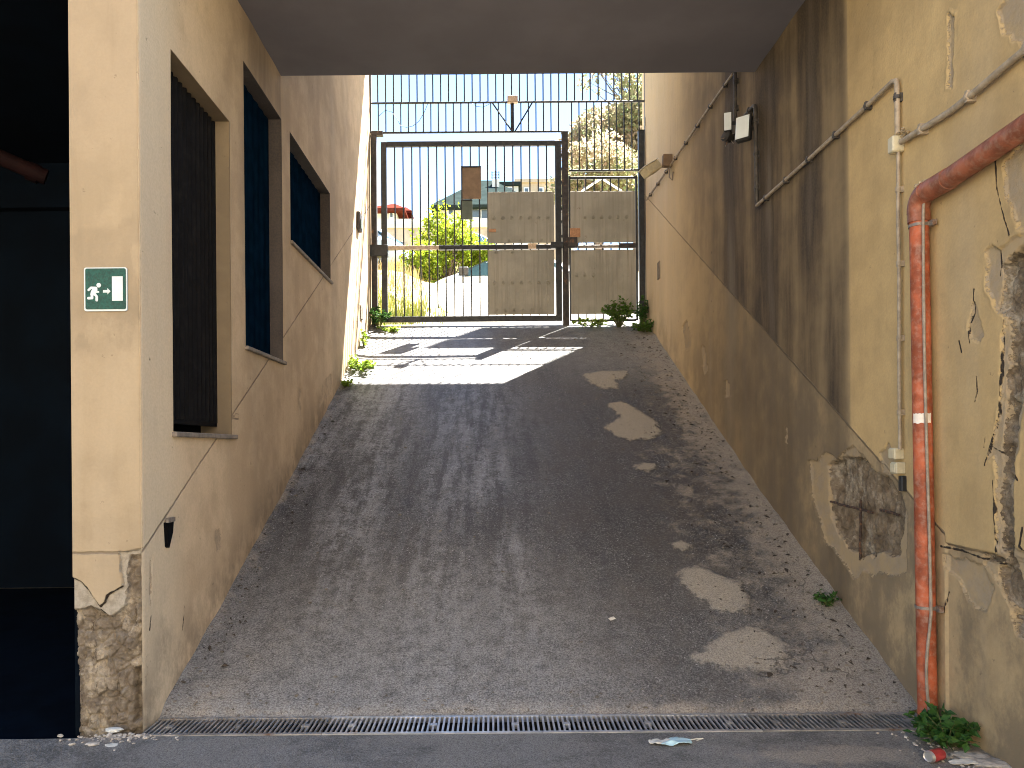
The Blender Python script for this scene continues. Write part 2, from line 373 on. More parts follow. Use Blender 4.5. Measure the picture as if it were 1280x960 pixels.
M['parapet'] = paint('pale_stone_wall', (.44, .385, .325), .9, .18, 1.1)
M['winglass'] = paint('house_window', (.09, .12, .155), .2, .15, 1, bump=0)

# ------------------------------------------------------------------ numpy helpers for worn surfaces
def sd_poly(P, poly):
    poly = np.asarray(poly, float); d = np.full(len(P), 1e9); inside = np.zeros(len(P), bool)
    n = len(poly)
    for i in range(n):
        a, b = poly[i], poly[(i + 1) % n]; e = b - a; w = P - a
        t = np.clip((w @ e) / max(e @ e, 1e-12), 0, 1)
        q = w - t[:, None] * e; d = np.minimum(d, (q ** 2).sum(1))
        c1 = (a[1] <= P[:, 1]) != (b[1] <= P[:, 1])
        den = b[1] - a[1] if abs(b[1] - a[1]) > 1e-12 else 1e-12
        inside ^= c1 & (P[:, 0] < (b[0] - a[0]) * (P[:, 1] - a[1]) / den + a[0])
    d = np.sqrt(d)
    return np.where(inside, d, -d)
def sd_any(P, polys):
    r = np.full(len(P), -1.0)
    for q in polys: r = np.maximum(r, sd_poly(P, q))
    return r
def sd_line(P, lines):
    r = np.full(len(P), 1.0)
    for L in lines:
        L = np.asarray(L, float)
        for a, b in zip(L[:-1], L[1:]):
            e = b - a; w = P - a; t = np.clip((w @ e) / max(e @ e, 1e-12), 0, 1)
            r = np.minimum(r, np.sqrt(((w - t[:, None] * e) ** 2).sum(1)))
    return r
def vnoise(x, y, f, seed=0):
    x = x * f + seed * 17.3; y = y * f + seed * 9.1
    xi = np.floor(x).astype(np.int64); yi = np.floor(y).astype(np.int64); fx = x - xi; fy = y - yi
    fx = fx * fx * (3 - 2 * fx); fy = fy * fy * (3 - 2 * fy)
    def h(a, b):
        k = (a * 374761393 + b * 668265263 + seed * 1442695) & 0xffffffff
        k = ((k ^ (k >> 13)) * 1274126177) & 0xffffffff
        return ((k ^ (k >> 16)) & 0xffff) / 65535.0
    return (h(xi, yi) * (1 - fx) + h(xi + 1, yi) * fx) * (1 - fy) + (h(xi, yi + 1) * (1 - fx) + h(xi + 1, yi + 1) * fx) * fy
def fbm(x, y, f, seed=0, o=4, g=.55):
    r = 0; a = 1; s = 0
    for k in range(o): r = r + a * (vnoise(x, y, f * 2 ** k, seed + k) - .5); s += a; a *= g
    return r / s
def worley(x, y, f, seed=0):
    x = x * f + 13.7 * seed; y = y * f + 5.1 * seed
    xi = np.floor(x).astype(np.int64); yi = np.floor(y).astype(np.int64); d1 = np.full(len(x), 9.0); d2 = d1.copy(); val = np.zeros(len(x))
    def h(a, b, k):
        q = (a * 374761393 + b * 668265263 + (seed + k) * 1442695) & 0xffffffff
        q = ((q ^ (q >> 13)) * 1274126177) & 0xffffffff
        return ((q ^ (q >> 16)) & 0xffff) / 65535.0
    for i in (-1, 0, 1):
        for j in (-1, 0, 1):
            a = xi + i; b = yi + j; d = np.hypot(a + h(a, b, 1) - x, b + h(a, b, 2) - y); v = h(a, b, 3)
            nearer = d < d1; d2 = np.where(nearer, d1, np.minimum(d2, d)); val = np.where(nearer, v, val); d1 = np.minimum(d1, d)
    return d1, d2, val
def rubble(a, b, seed):
    wa = a + .03 * fbm(a, b, 12, seed); wb = b + .03 * fbm(a, b, 12, seed + 5)
    d1, d2, v = worley(wa, wb * .8, 15, seed); e1, e2, w = worley(wa, wb, 42, seed + 1)
    stones = .022 * v + .016 * (1 - sstep(d2 - d1, 0, .22)) + .006 * d1
    chips = .009 * w + .006 * (1 - sstep(e2 - e1, 0, .25))
    return .030 * np.clip(fbm(a, b, 4.5, seed + 9, 4) + .25, 0, 1) + stones * (.35 + .65 * sstep(fbm(a, b, 6, seed + 3), -.12, .15)) + chips
def sstep(x, a, b):
    t = np.clip((x - a) / (b - a), 0, 1); return t * t * (3 - 2 * t)
def sheet(name, A, B, P, mat, parent=None, attrs=None, skip=None, smooth=True):
    """A grid of quads: A, B line positions, P(a, b) -> x, y, z arrays; attrs(a, b) -> dict; skip(a, b) of cell centres -> bool."""
    A = np.asarray(A, float); B = np.asarray(B, float); na, nb = len(A), len(B)
    a, b = np.meshgrid(A, B, indexing='ij'); a = a.ravel(); b = b.ravel()
    x, y, z = P(a, b)
    off = base(parent) if parent is not None else Vector((0, 0, 0))
    co = np.stack([x - off.x, y - off.y, z - off.z], 1).astype(np.float32)
    i = np.arange(na - 1)[:, None] * nb + np.arange(nb - 1)[None, :]
    q = np.stack([i, i + nb, i + nb + 1, i + 1], -1).reshape(-1, 4)
    if skip is not None:
        ca = ((A[:-1] + A[1:]) / 2)[:, None] + np.zeros(nb - 1)[None, :]; cb = ((B[:-1] + B[1:]) / 2)[None, :] + np.zeros(na - 1)[:, None]
        q = q[~skip(ca.ravel(), cb.ravel())]
    me = bpy.data.meshes.new(name)
    me.vertices.add(len(co)); me.vertices.foreach_set('co', co.ravel())
    me.loops.add(q.size); me.loops.foreach_set('vertex_index', q.ravel().astype(np.int32))
    me.polygons.add(len(q)); me.polygons.foreach_set('loop_start', (np.arange(len(q)) * 4).astype(np.int32))
    me.polygons.foreach_set('loop_total', np.full(len(q), 4, np.int32))
    if smooth: me.polygons.foreach_set('use_smooth', np.ones(len(q), bool))
    if attrs:
        for k, v in attrs(a, b).items():
            at = me.attributes.new(k, 'FLOAT', 'POINT'); at.data.foreach_set('value', np.asarray(v, np.float32))
    me.update(); me.validate()
    me.materials.append(mat)
    o = bpy.data.objects.new(name, me); COL.objects.link(o)
    if parent is not None: o.parent = parent
    return o
def lines(*segs):                                              # (start, end, step) pieces joined
    r = []
    for s0, s1, st in segs: r += list(np.linspace(s0, s1, max(2, int(round((s1 - s0) / st)) + 1)))
    return np.unique(np.round(r, 5))

# ------------------------------------------------------------------ ground, ramp, terrain
def zcourt(X, Y): return -.10 * sstep(-X, 1.95, 2.6) * sstep(-Y, -4.6, -3.0) - .10 * sstep(-X, 1.95, 2.6) * (Y > 4.6) + 0 * Y
def court_xyz(x, y):
    z = zcourt(x, y) + .004 * fbm(x, y, 3, 3)
    z = np.where(y > YD0 - .02, np.minimum(z, 0) , z)
    return x, y, z
def court_attr(x, y):
    s = np.zeros_like(x)
    s = np.maximum(s, .85 * np.exp(-((x - 2.55) / .35) ** 2) * (y < 4.5))
    s = np.maximum(s, .80 * np.exp(-((x - 1.75) / .65) ** 2 - ((y - 3.98) / .16) ** 2))
    s = np.maximum(s, .75 * np.exp(-((x + 2.15) / .30) ** 2 - ((y - 4.36) / .16) ** 2))
    return {'sand': s, 'bounce_yard': 1 - sstep(y, .3, .6)}  # paler yard out of view, added to bounce sunlight forward
ct = sheet('courtyard_ground', lines((-14, -3.2, .9), (-3.2, 2.8, .04), (2.8, 9, 1.0)), lines((-13.5, 2.6, .6), (2.6, YD0, .03)), court_xyz, M['asphalt'], None, court_attr)
tag(ct, kind='structure')

cem_px = [[(845,714),(858,708),(880,711),(905,722),(925,729),(936,744),(937,762),(925,768),(900,766),(885,757),(868,742),(850,730)],
          [(862,820),(880,812),(900,795),(915,789),(935,784),(958,788),(975,800),(986,806),(980,822),(982,838),(960,840),(935,838),(905,834),(878,829)],
          [(728,468),(752,464),(785,464),(783,472),(770,476),(773,485),(755,487),(738,480)],
          [(757,505),(775,502),(795,510),(805,518),(822,528),(826,542),(812,549),(788,551),(770,546),(755,534),(775,522),(768,514)],
          [(792,582),(805,578),(818,581),(820,587),(808,590),(796,588)],
          [(838,680),(850,676),(866,682),(858,689),(842,687)]]
cem = [[on_ground(*q) for q in poly] for poly in cem_px]
worn_px = [((600,590),26,.34),((625,585),14,.30),((560,600),40,.26),((440,640),40,.40),((430,720),40,.35),((470,560),40,.3),((470,500),60,.34),((590,520),70,.22),((640,720),22,.55),((668,790),14,.40),((540,760),70,.28),((400,560),30,.3)]
def ramp_xyz(x, y):
    z = zramp(y) + .010 * fbm(x, y, .9, 5, 3) + .006 * fbm(x, y, 6, 8, 3)
    edge = np.minimum(x - XL, XR - x)
    z = z + np.exp(-np.maximum(edge, 0) / .10) * (.03 + .05 * fbm(x, y, 5, 11))
    e2 = sd_any(np.stack([x, y], 1), cem)
    z = z + .010 * sstep(e2 + .03 * fbm(x, y, 9, 2), -.02, .02)
    z = z - .02 * np.exp(-((y - YD1) / .05) ** 2) + .0
    return x, y, z
def ramp_attr(x, y):
    P = np.stack([x, y], 1)
    ed_r = np.maximum(XR - x, 0); ed_l = np.maximum(x - XL, 0)
    s = .74 * np.exp(-(ed_r / .62) ** 2) + .50 * np.exp(-(ed_l / .12) ** 2)
    s = np.maximum(s, .70 * np.exp(-((y - YD1) / .16) ** 2))
    s = np.maximum(s, .72 * np.exp(-((x + 1.75) / .34) ** 2 - ((y - 4.75) / .25) ** 2))
    s = np.maximum(s, .80 * np.exp(-((x - 2.1) / .5) ** 2 - ((y - 4.85) / .45) ** 2))
    s = np.maximum(s, .42 * np.exp(-((x - 1.9) / .6) ** 2) * sstep(y, 4.5, 5) * (1 - sstep(y, 8, 9)))
    w = np.zeros_like(x)
    for (u, v), r, k in worn_px:
        cx, cy = on_ground(u, v); rx = r / F * cy
        w = np.maximum(w, k * 1.9 * np.exp(-((x - cx) / rx) ** 2 - ((y - cy) / (rx * 2.4 + .3)) ** 2))
    w = np.maximum(w, .10 * (1 - sstep(x, .3, .9)))
    d = sstep(y, 9.6, 11.4) * (.42 + .45 * sstep(x, .6, 1.8))
    low = (1 - sstep(y, 4.6, 7.2)) * (1 - .60 * sstep(x, .2, 1.3)) * 1.0
    d = np.maximum(d, low)
    return {'cem': sd_any(P, cem), 'sand': s, 'worn': np.clip(w * 1.9, 0, 1), 'dusty': d}
rp = sheet('ramp', lines((XL - .06, XR + .06, .025)), np.concatenate([lines((YD1 + .003, YG + .02, .027))]), ramp_xyz, M['ramp'], None, ramp_attr)
tag(rp, kind='structure')
ch = MB().box(XL - .05, XR + .06, YD0 - .001, YD1 + .001, -.16, -.13)
ch.box(XL - .05, XR + .06, YD0 - .02, YD0 + .004, -.16, -.012).box(XL - .05, XR + .06, YD1 - .004, YD1 + .02, -.16, -.030)
tag(ch.build('drain_channel', M['channel']), kind='structure')

TY = [YG + .02, 17, 20, 22.6, 24.5, 27, 36, 46, 70, 100, 600]
TZ = [ZG, EYE + 3.66, EYE + 3.70, EYE + 3.7, EYE + 5.0, EYE + 6.15, EYE + 6.5, EYE + 8, EYE + 13, EYE + 17, EYE + 20]
def zlot(Y): return np.interp(Y, TY, TZ)
def lot_xyz(x, y):
    k = sstep(y, 13, 14)
    left = 1 - sstep(x, -2.2, -1.3)
    bank = np.interp(y, [13, 18, 24, 27], [.05, .35, .5, 0]) * left
    return x, y, zlot(y) + k * (.05 * fbm(x, y, .8, 4) + bank)
def lot_mat():
    t = NT('gravel_lot'); p = t.pos()
    g = t.noise(p, 40, 4, .7); m = t.noise(p, 1.5, 5, .6)
    c = t.mix(t.step(g, .34, .66), (.33, .305, .27), (.50, .47, .42))
    c = t.mix(t.math('MULTIPLY', t.step(m, .45, .6), .4), c, (.36, .31, .24))
    gr = t.step(t.math('ADD', t.attr('verge'), t.math('MULTIPLY_ADD', t.noise(p, 2.5, 5, .65), .9, -.45)), .4, .6)
    c = t.mix(gr, c, t.mix(t.step(t.noise(p, 9, 4, .6), .4, .6), (.30, .23, .115), (.19, .185, .05)))
    return t.finish(c, .95, t.bump(g, .6, .03))
def lot_attr(x, y): return {'verge': np.maximum((1 - sstep(x, -1.7 + .06 * (y - 13), -1.0 + .06 * (y - 13))), sstep(y, 22.3, 23.2))}
lt = sheet('terrain', lines((-420, -30, 30), (-30, -5, 2), (-5, 9, .25), (9, 30, 2), (30, 420, 30)), lines((YG + .02, 28, .25), (28, 60, 2), (60, 120, 6), (120, 600, 40)), lot_xyz, lot_mat(), None, lot_attr)
tag(lt, kind='structure')

# ------------------------------------------------------------------ right wall
GS, GY, GZ = .555, 5.35, EYE + .067         # the scored diagonal joint: slope and one point
def groove_r(y, z):
    d = ((z - GZ) - GS * (y - GY)) / math.hypot(1, GS)
    kn = EYE - .555
    return np.where(y < 4.32, z - kn + .02 * (4.32 - y), d)
W = lambda pts: [on_wall(u, v, XR) for u, v in pts]
out_r = [W([(1010,572),(1022,578),(1032,568),(1046,574),(1060,562),(1066,556),(1074,566),(1100,592),(1126,612),(1133,640),(1134,716),(1122,722),(1105,719),(1090,722),(1078,715),(1066,725),(1055,704),(1042,688),(1030,675),(1022,640),(1014,610)]),
         W([(1231,313),(1236,308),(1247,312),(1262,296),(1290,285),(1290,480),(1276,530),(1266,580),(1262,640),(1264,690),(1290,698),(1290,815),(1270,790),(1258,757),(1246,733),(1226,704),(1243,692),(1242,650),(1243,610),(1240,572),(1231,580),(1238,555),(1246,520),(1250,470),(1254,400),(1246,388),(1234,362)]),
         W([(1218,364),(1222,392),(1230,418),(1225,431),(1214,426),(1209,410),(1214,396)]),
         W([(1247,14),(1262,-6),(1300,-8),(1300,90),(1282,66),(1262,40),(1252,40)]),
         W([(1178,690),(1200,698),(1225,706),(1238,735),(1232,765),(1214,762),(1204,742),(1192,722),(1180,712)]),
         W([(1255,205),(1285,175),(1292,290),(1268,292),(1258,250)]),
         W([(1098,565),(1110,560),(1116,575),(1118,590),(1105,588)]),
         W([(853,408),(858,400),(863,420),(861,440),(856,436)]), W([(876,432),(881,436),(884,462),(879,470)]), W([(905,474),(910,472),(911,494),(906,498)]),
         W([(981,532),(984,534),(984,556),(981,554)]), W([(1186,20),(1192,22),(1190,110),(1184,108)])]
in_r = [W([(1036,582),(1044,576),(1060,570),(1070,568),(1098,594),(1124,616),(1127,640),(1123,690),(1112,698),(1098,690),(1088,700),(1072,696),(1056,684),(1046,668),(1038,648),(1033,610)]),
        W([(1247,330),(1262,312),(1290,300),(1290,470),(1270,520),(1262,570),(1257,640),(1258,688),(1248,690),(1246,640),(1248,590),(1252,530),(1256,470),(1258,400),(1248,385)]),
        W([(1238,705),(1258,700),(1275,740),(1285,800),(1268,785),(1256,752),(1245,728)])]
pits_r = [W([(1252,690),(1263,686),(1262,715),(1254,722)]), W([(1226,690),(1240,694),(1250,700),(1238,704),(1228,700)])]
crack_r = [W([(1244,200),(1246,235),(1252,262),(1262,295)]), W([(1176,683),(1200,688),(1226,698),(1250,706)]), W([(1247,300),(1249,330),(1247,345)]),
           W([(1254,400),(1251,470),(1248,520),(1238,556),(1231,582)]), W([(1241,600),(1243,650),(1244,690)]), W([(1278,660),(1274,684),(1282,690)]), W([(1218,362),(1216,392),(1210,408),(1212,428)]),
           W([(1199,426),(1202,440)]), W([(1221,470),(1222,490),(1219,502)]), W([(1232,545),(1230,560)]), W([(1184,740),(1180,765)]), W([(888,366),(892,392)]), W([(937,474),(938,506)]), W([(982,520),(984,540)]), W([(888,302),(890,325)]), W([(1020,558),(1022,575)]),
           W([(1282,350),(1270,362),(1262,380)]), W([(1285,400),(1276,420),(1280,450)]), W([(1240,560),(1262,572),(1272,600)])]
def right_fields(y, z):
    P = np.stack([y, z], 1); near = (y < 8.2) & (z < 4.6)
    so = np.full(len(y), -1.0); si = so.copy(); pt = so.copy(); ck = np.ones(len(y))
    Q = P[near]
    so[near] = sd_any(Q, out_r); si[near] = sd_any(Q, in_r); pt[near] = sd_any(Q, pits_r); ck[near] = sd_line(Q, crack_r)
    far = (y >= 8.2)
    so[far] = sd_any(P[far], out_r); ck[far] = sd_line(P[far], crack_r)
    jit = .05 * fbm(y, z, 13, 3, 5, .65) + .07 * fbm(y, z * .45, 6, 8, 4)
    return so + jit, si + 1.4 * jit, pt, ck
cache = {}
ZLOW = 4.15
def right_skip(y, z): return (y < 4.41) & (z > ZLOW)
def right_xyz(y, z):
    so, si, pt, ck = right_fields(y, z); cache['r'] = (so, si, pt, ck)
    d = .013 * sstep(so, -.003, .004)
    rough = fbm(y + .05 * fbm(y, z, 9, 61), z, 11, 6, 6, .66)
    d = d + sstep(si, -.006, .012) * (.012 + rubble(y, z * .6, 21) + .010 * np.clip(rough, 0, 1) + .03 * sstep(fbm(y, z * .25, 16, 9, 3), .10, .2))
    d = d + sstep(pt, -.006, .01) * .05
    d = d + .006 * fbm(y, z, 1.2, 12) + .0015 * fbm(y, z, 14, 14)
    curl = np.exp(-((so + .012) / .010) ** 2) * np.clip(fbm(y, z, 9, 15) + .1, 0, 1) * (so < 0)   # flakes that lift off at the edge
    d = d - .014 * curl
    d = np.where(y < 4.32, d - .0 + .012 * ((z < EYE - .555)), d)
    d = np.where((y >= YE - .01), .30, d); d = np.where(y <= 2.905, .3, d)
    return XR + d, y, z
def right_attr(y, z):
    so, si, pt, ck = cache['r']
    g = groove_r(y, z)
    rep = ((g > 0) & (y < 5.46)).astype(float)
    rep = np.maximum(rep, .9 * sstep(y, 9.0, 12.0))  # lightens towards the gate in place of bounced light
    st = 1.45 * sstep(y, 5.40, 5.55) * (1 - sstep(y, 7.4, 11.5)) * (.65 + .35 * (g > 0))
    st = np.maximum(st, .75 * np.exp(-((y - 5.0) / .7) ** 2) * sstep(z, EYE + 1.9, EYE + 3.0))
    st = np.maximum(st, .22)
    hg = z - np.where(y < YD1, 0, zramp(y))
    dirt = .95 * (1 - sstep(hg, .08, .75)) * (.5 + .5 * (y < 6))
    dirt = np.maximum(dirt, .85 * (g < 0) * (1 - sstep(y, 6.5, 9.0)))
    st = np.maximum(st, .34 * (1 - sstep(y, 4.2, 4.6)))
    dirt = np.maximum(dirt, .55 * np.exp(-((z - EYE - 1.2) / .8) ** 2) * (1 - sstep(y, 3.6, 4.1)))
    dirt = np.maximum(dirt, .45 * np.exp(-((y - 3.75) / .5) ** 2 - ((z - .5) / .7) ** 2))
    return {'sdo': np.maximum(so, pt), 'sdi': np.maximum(si, pt), 'groove': g, 'crack': ck, 'rep': rep, 'stain_shade': st, 'dirt': dirt, 'pale': .95 * sstep(y, 9.2, 12.0)}  # pale: bounced light near the gate put into the plaster colour
rw = thing('passage_wall', 'long ochre plaster wall on the right with peeling patches and a red drainpipe', 'wall', (XR, 4.4, 0))
yl = np.concatenate([[2.9], lines((2.92, 3.2, .05), (3.2, 5.75, .0075), (5.75, 8, .03), (8, YE - .02, .06)), [YE]])
zl = np.unique(np.append(lines((-.25, 0, .05), (0, 4.1, .0075), (4.1, 5.4, .05), (5.4, 9.15, .15)), ZLOW))
sheet('plaster_face', yl, zl, right_xyz, M['wall'], rw, right_attr, right_skip)
MB().box(XR + .12, XR + .75, 2.905, 4.405, -.3, ZLOW).box(XR + .12, XR + .75, 4.406, YE - .01, -.3, 9.16).build('masonry_core', M['block'], rw)

# ------------------------------------------------------------------ left wall with its pillar and three windows
lw = thing('window_wall', 'beige plaster wall on the left with three deep set windows and a crumbling pillar foot', 'wall', (XL, YP, 0))
WIN = [(4.84, 5.92, EYE + .12, EYE + 2.53), (6.26, 7.38, EYE + .85, EYE + 3.17), (7.68, 9.56, EYE + 2.09, EYE + 3.18)]
VL = lambda pts: [on_wall(u, v, XL) for u, v in pts]
out_l = [VL([(188,700),(190,702),(189,760),(187,740)]), VL([(268,664),(275,660),(277,684),(271,690)]), VL([(404,478),(414,466),(416,486),(406,500),(398,512)]), VL([(374,486),(377,486),(377,520),(374,520)])]
crack_l = [VL([(186,440),(188,452)]), VL([(372,478),(374,520)]), VL([(282,560),(283,566)]), VL([(231,758),(228,790)]), VL([(189,770),(187,790)])]
def left_xyz(y, z):
    P = np.stack([y, z], 1); so = sd_any(P, out_l) + .012 * fbm(y, z, 26, 31); ck = sd_line(P, crack_l); cache['l'] = (so, ck)
    d = .006 * sstep(so, -.004, .006) + .007 * fbm(y, z, 1.1, 33) + .0012 * fbm(y, z, 13, 34)
    corner = np.exp(-((y - YP) / .012) ** 2)                   # chipped arris
    d = d + corner * (.004 + .018 * np.clip(fbm(y, z, 13, 35) - .05, 0, 1))
    d = np.where(y >= YE - .01, .2, d)
    return XL - d, y, z
def left_attr(y, z):
    so, ck = cache['l']
    g = ((z - (EYE - .394)) - GS * (y - 4.735)) / math.hypot(1, GS)
    hz = z - (EYE + .245)
    near1 = (y > 5.92) & (y < 6.10) & (z < EYE + .6)
    g = np.where(near1 & (np.abs(hz) < np.abs(g)), hz, g)
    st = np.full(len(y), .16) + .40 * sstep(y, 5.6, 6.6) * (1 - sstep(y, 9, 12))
    st = np.maximum(st, 1.05 * sstep(y, 4.9, 6.6) * (1 - sstep(y, 7.34, 7.44)) * (.25 * sstep(z, 1.6, 2.8) + .75 * sstep(z, 2.7, 4.6)))  # darker up to the ceiling edge: passage shade put into the wall colour
    hg = z - np.where(y < YD1, 0, zramp(y))
    dirt = .80 * (1 - sstep(hg, .05, .55)); dirt = np.maximum(dirt, .75 * np.exp(-((y - 4.68) / .16) ** 2 - ((z - .32) / .35) ** 2))
    return {'sdo': so, 'sdi': np.full(len(y), -1.0), 'groove': g, 'crack': ck, 'rep': np.zeros(len(y)), 'stain_shade': st, 'dirt': dirt, 'pale': .85 * (1 - sstep(y, 4.62, 5.15))}
def in_win(y, z):
    r = np.zeros(len(y), bool)
    for a, b, c, d in WIN: r |= (y > a) & (y < b) & (z > c) & (z < d)
    return r
wy = sorted(set(sum([[a, b] for a, b, _, _ in WIN], []))); wz = sorted(set(sum([[c, d] for _, _, c, d in WIN], [])))
yl = np.unique(np.round(np.concatenate([lines((YP, 5.2, .012), (5.2, 7.4, .03), (7.4, YE - .02, .06)), [YE], wy]), 5))
zl = np.unique(np.round(np.concatenate([lines((-.25, 3.6, .02), (3.6, 5.4, .05), (5.4, 9.15, .15)), wz]), 5))
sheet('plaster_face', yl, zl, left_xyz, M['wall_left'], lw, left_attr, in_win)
def plain_attrs(n): return {'sdo': np.full(n, -1.0), 'sdi': np.full(n, -1.0), 'groove': np.ones(n), 'crack': np.ones(n), 'rep': np.zeros(n), 'stain_shade': np.full(n, .3), 'dirt': np.zeros(n)}
def give_plain(o):
    n = len(o.data.vertices)
    for k, v in plain_attrs(n).items():
        at = o.data.attributes.new(k, 'FLOAT', 'POINT'); at.data.foreach_set('value', np.asarray(v, np.float32))
DP = .125
wlab = ['tall near window with a dusty charcoal ribbed shutter', 'middle window with a smooth navy shutter', 'short far window with a navy shutter, set high on the wall']
for k, (a, b, c, d) in enumerate(WIN):
    rv = MB(); x0, x1 = XL - .30, XL - .003
    rv.box(x0, x1, a - .05, a, c - .001, d + .05).box(x0, x1, b, b + .05, c - .001, d + .05).box(x0, x1, a, b, d, d + .05)
    w = rv.build('window', M['reveal_tan' if k == 0 else 'reveal_dark'], lw); give_plain(w); w['label'] = wlab[k]
    mt = M['charcoal'] if k == 0 else M['navy']
    # ribbed shutter: a real corrugated sheet
    n = int((b - a) / (.0085 if k == 0 else .012)); ys = np.linspace(a + .004, b - .004, n); per = .078 if k == 0 else .16
    amp = .016 if k == 0 else .004
    xs = XL - DP - amp * np.clip(1.6 * np.sin(2 * np.pi * (ys - a) / per), -1, 1)
    m = MB(); vs = []; z0 = c + (.09 if k == 0 else .012); z1 = d - .004
    for yy, xx in zip(ys, xs): vs += [(xx, yy, z0), (xx, yy, z1)]
    m.add(vs, [(2 * i, 2 * i + 2, 2 * i + 3, 2 * i + 1) for i in range(n - 1)])
    m.build('shutter', mt, w, smooth=True)
    MB().box(XL - .27, XL - .24, a, b, c, d).build('pane', M['dark_unit'], w)
    if k == 0:
        MB().box(XL - DP - .03, XL - DP + .014, a + .005, b - .006, c + .060, c + .092).build('bottom_rail', M['charcoal'], w)
    s = MB().cbox(XL - .26, XL + .030, a - .02, b + (.06 if k == 0 else .03), c - .035, c - .002, .006)
    s.build('sill', M['sill'], w)
# pillar face
VP = lambda pts: [on_face(u, v, YP) for u, v in pts]
out_p = [VP([(84,719),(100,727),(110,738),(118,750),(124,759),(130,754),(134,744),(143,739),(153,733),(150,712),(149,690),(160,689),(174,686),(182,684),(182,960),(84,960)])]
in_p = [VP([(84,764),(98,762),(112,759),(124,763),(135,771),(146,765),(155,756),(157,735),(158,712),(160,694),(184,692),(184,960),(84,960)])]
pit_p = [VP([(164,838),(177,832),(179,902),(163,906)]), VP([(84,845),(92,835),(95,880),(93,925),(84,930)])]
lump_p = [VP([(146,795),(158,790),(170,797),(168,812),(158,818),(147,808)])]
crack_p = [VP([(84,719),(100,727),(110,738),(118,750),(124,759),(130,754),(134,744),(143,739),(153,733)]), VP([(124,763),(136,772),(138,782)]), VP([(163,838),(162,870),(163,905)])]
XP0 = on_face(89, 500, YP)[0]
def pil_xyz(x, z):
    P = np.stack([x, z], 1); j = .010 * fbm(x, z, 34, 41)
    so = sd_any(P, out_p) + j; si = sd_any(P, in_p) + 1.5 * j; pt = sd_any(P, pit_p) + j; lp = sd_any(P, lump_p); ck = sd_line(P, crack_p)
    cache['p'] = (np.maximum(so, pt), np.maximum(si, pt), ck)
    d = .018 * sstep(so, -.002, .003) + sstep(si, -.004, .012) * (.004 + rubble(x, z, 31)) + .05 * sstep(pt, -.004, .012) - .028 * sstep(lp, -.01, .03)
    d = d + .0012 * fbm(x, z, 14, 45) + .003 * fbm(x, z, 2, 46)
    e = np.exp(-((x - XL) / .010) ** 2)
    d = d + e * (.004 + .02 * np.clip(fbm(x, z, 13, 47), 0, 1)) * (z > EYE - .6)
    return x, YP + d, z
def pil_attr(x, z):
    so, si, ck = cache['p']; g = z - (EYE - .583)
    return {'sdo': so, 'sdi': si, 'groove': np.where(x < XL - .015, g, 1.0), 'crack': ck, 'rep': np.zeros(len(x)), 'stain_shade': .5 * sstep(z, 3.0, 3.6) + .12, 'dirt': .75 * (1 - sstep(z, .1, .55)) + .25 * (fbm(x, z, 1.5, 48) > .02) * sstep(z, 1.1, 1.4) + .35 * np.exp(-((z - 2.35) / .22) ** 2)}
sheet('pillar_face', lines((XP0, XL, .006)), lines((-.3, 1.12, .006), (1.12, 5.2, .03)), pil_xyz, M['pillar'], lw, pil_attr)
ps = MB().box(XP0 + .003, XL - .10, YP + .12, YE - .02, 5.2, 9.15)
ps.box(XP0, XP0 + .04, YP + .07, 9.6, -.3, 5.19).build('masonry_core', M['pillar'], lw)
give_plain(lw.children[-1])

# ------------------------------------------------------------------ garage to the left
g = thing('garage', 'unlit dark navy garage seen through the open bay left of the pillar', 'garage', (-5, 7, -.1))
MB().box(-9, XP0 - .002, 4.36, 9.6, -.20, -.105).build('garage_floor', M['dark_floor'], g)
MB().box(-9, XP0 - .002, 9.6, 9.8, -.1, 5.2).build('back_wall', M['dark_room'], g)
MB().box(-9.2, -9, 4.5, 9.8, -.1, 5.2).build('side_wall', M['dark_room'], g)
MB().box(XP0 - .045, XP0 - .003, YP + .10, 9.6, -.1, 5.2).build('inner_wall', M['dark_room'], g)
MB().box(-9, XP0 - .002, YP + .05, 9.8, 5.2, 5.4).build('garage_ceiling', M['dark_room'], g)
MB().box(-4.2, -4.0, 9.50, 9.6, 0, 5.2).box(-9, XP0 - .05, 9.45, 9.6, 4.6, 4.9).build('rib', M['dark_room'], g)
x0, z0 = on_face(0, 105, 9.2); x1, z1 = on_face(92, 105, 9.2)
t = thing('sprinkler_pipe', 'dull red horizontal pipe high on the dark garage back wall', 'pipe', (-4.6, 9.2, z0))
MB().tube([(-8, 9.25, z0), (XP0 - .06, 9.25, z0)], .055).build('pipe_run', M['red_old'], t, True)
xj = on_face(64, 105, 9.2)[0]
MB().tube([(xj, 9.25, z0 - .005), (xj, 9.25, z0 - .10)], .018).lathe([(.03, 0), (.05, .01), (.02, .04)], 10, Matrix.Translation((xj, 9.25, z0 - .12))).build('sprinkler_head', M['clamp'], t, True)
a0 = on_face(-40, 185, 7.0); a1 = on_face(58, 222, 7.0)
t = thing('waste_pipe', 'dull orange sloping pipe hanging in the dark garage, below the red one', 'pipe', (a1[0], 7, a1[1]))
MB().tube([(a0[0], 6.6, a0[1]), (a1[0], 7.0, a1[1])], .07).build('pipe_run', M['red_old'], t, True)
MB().tube([(a1[0] - .14, 6.96, a1[1] + .05), (a1[0] - .06, 6.99, a1[1] + .02)], .085).build('collar', M['red_old'], t, True)
c0 = on_face(25, 46, 8.0); c1 = on_face(92, 72, 8.0)
t = thing('cable_tray', 'black cable tray hanging from the dark garage ceiling on a thin rod', 'tray', (c1[0], 8, c1[1]))
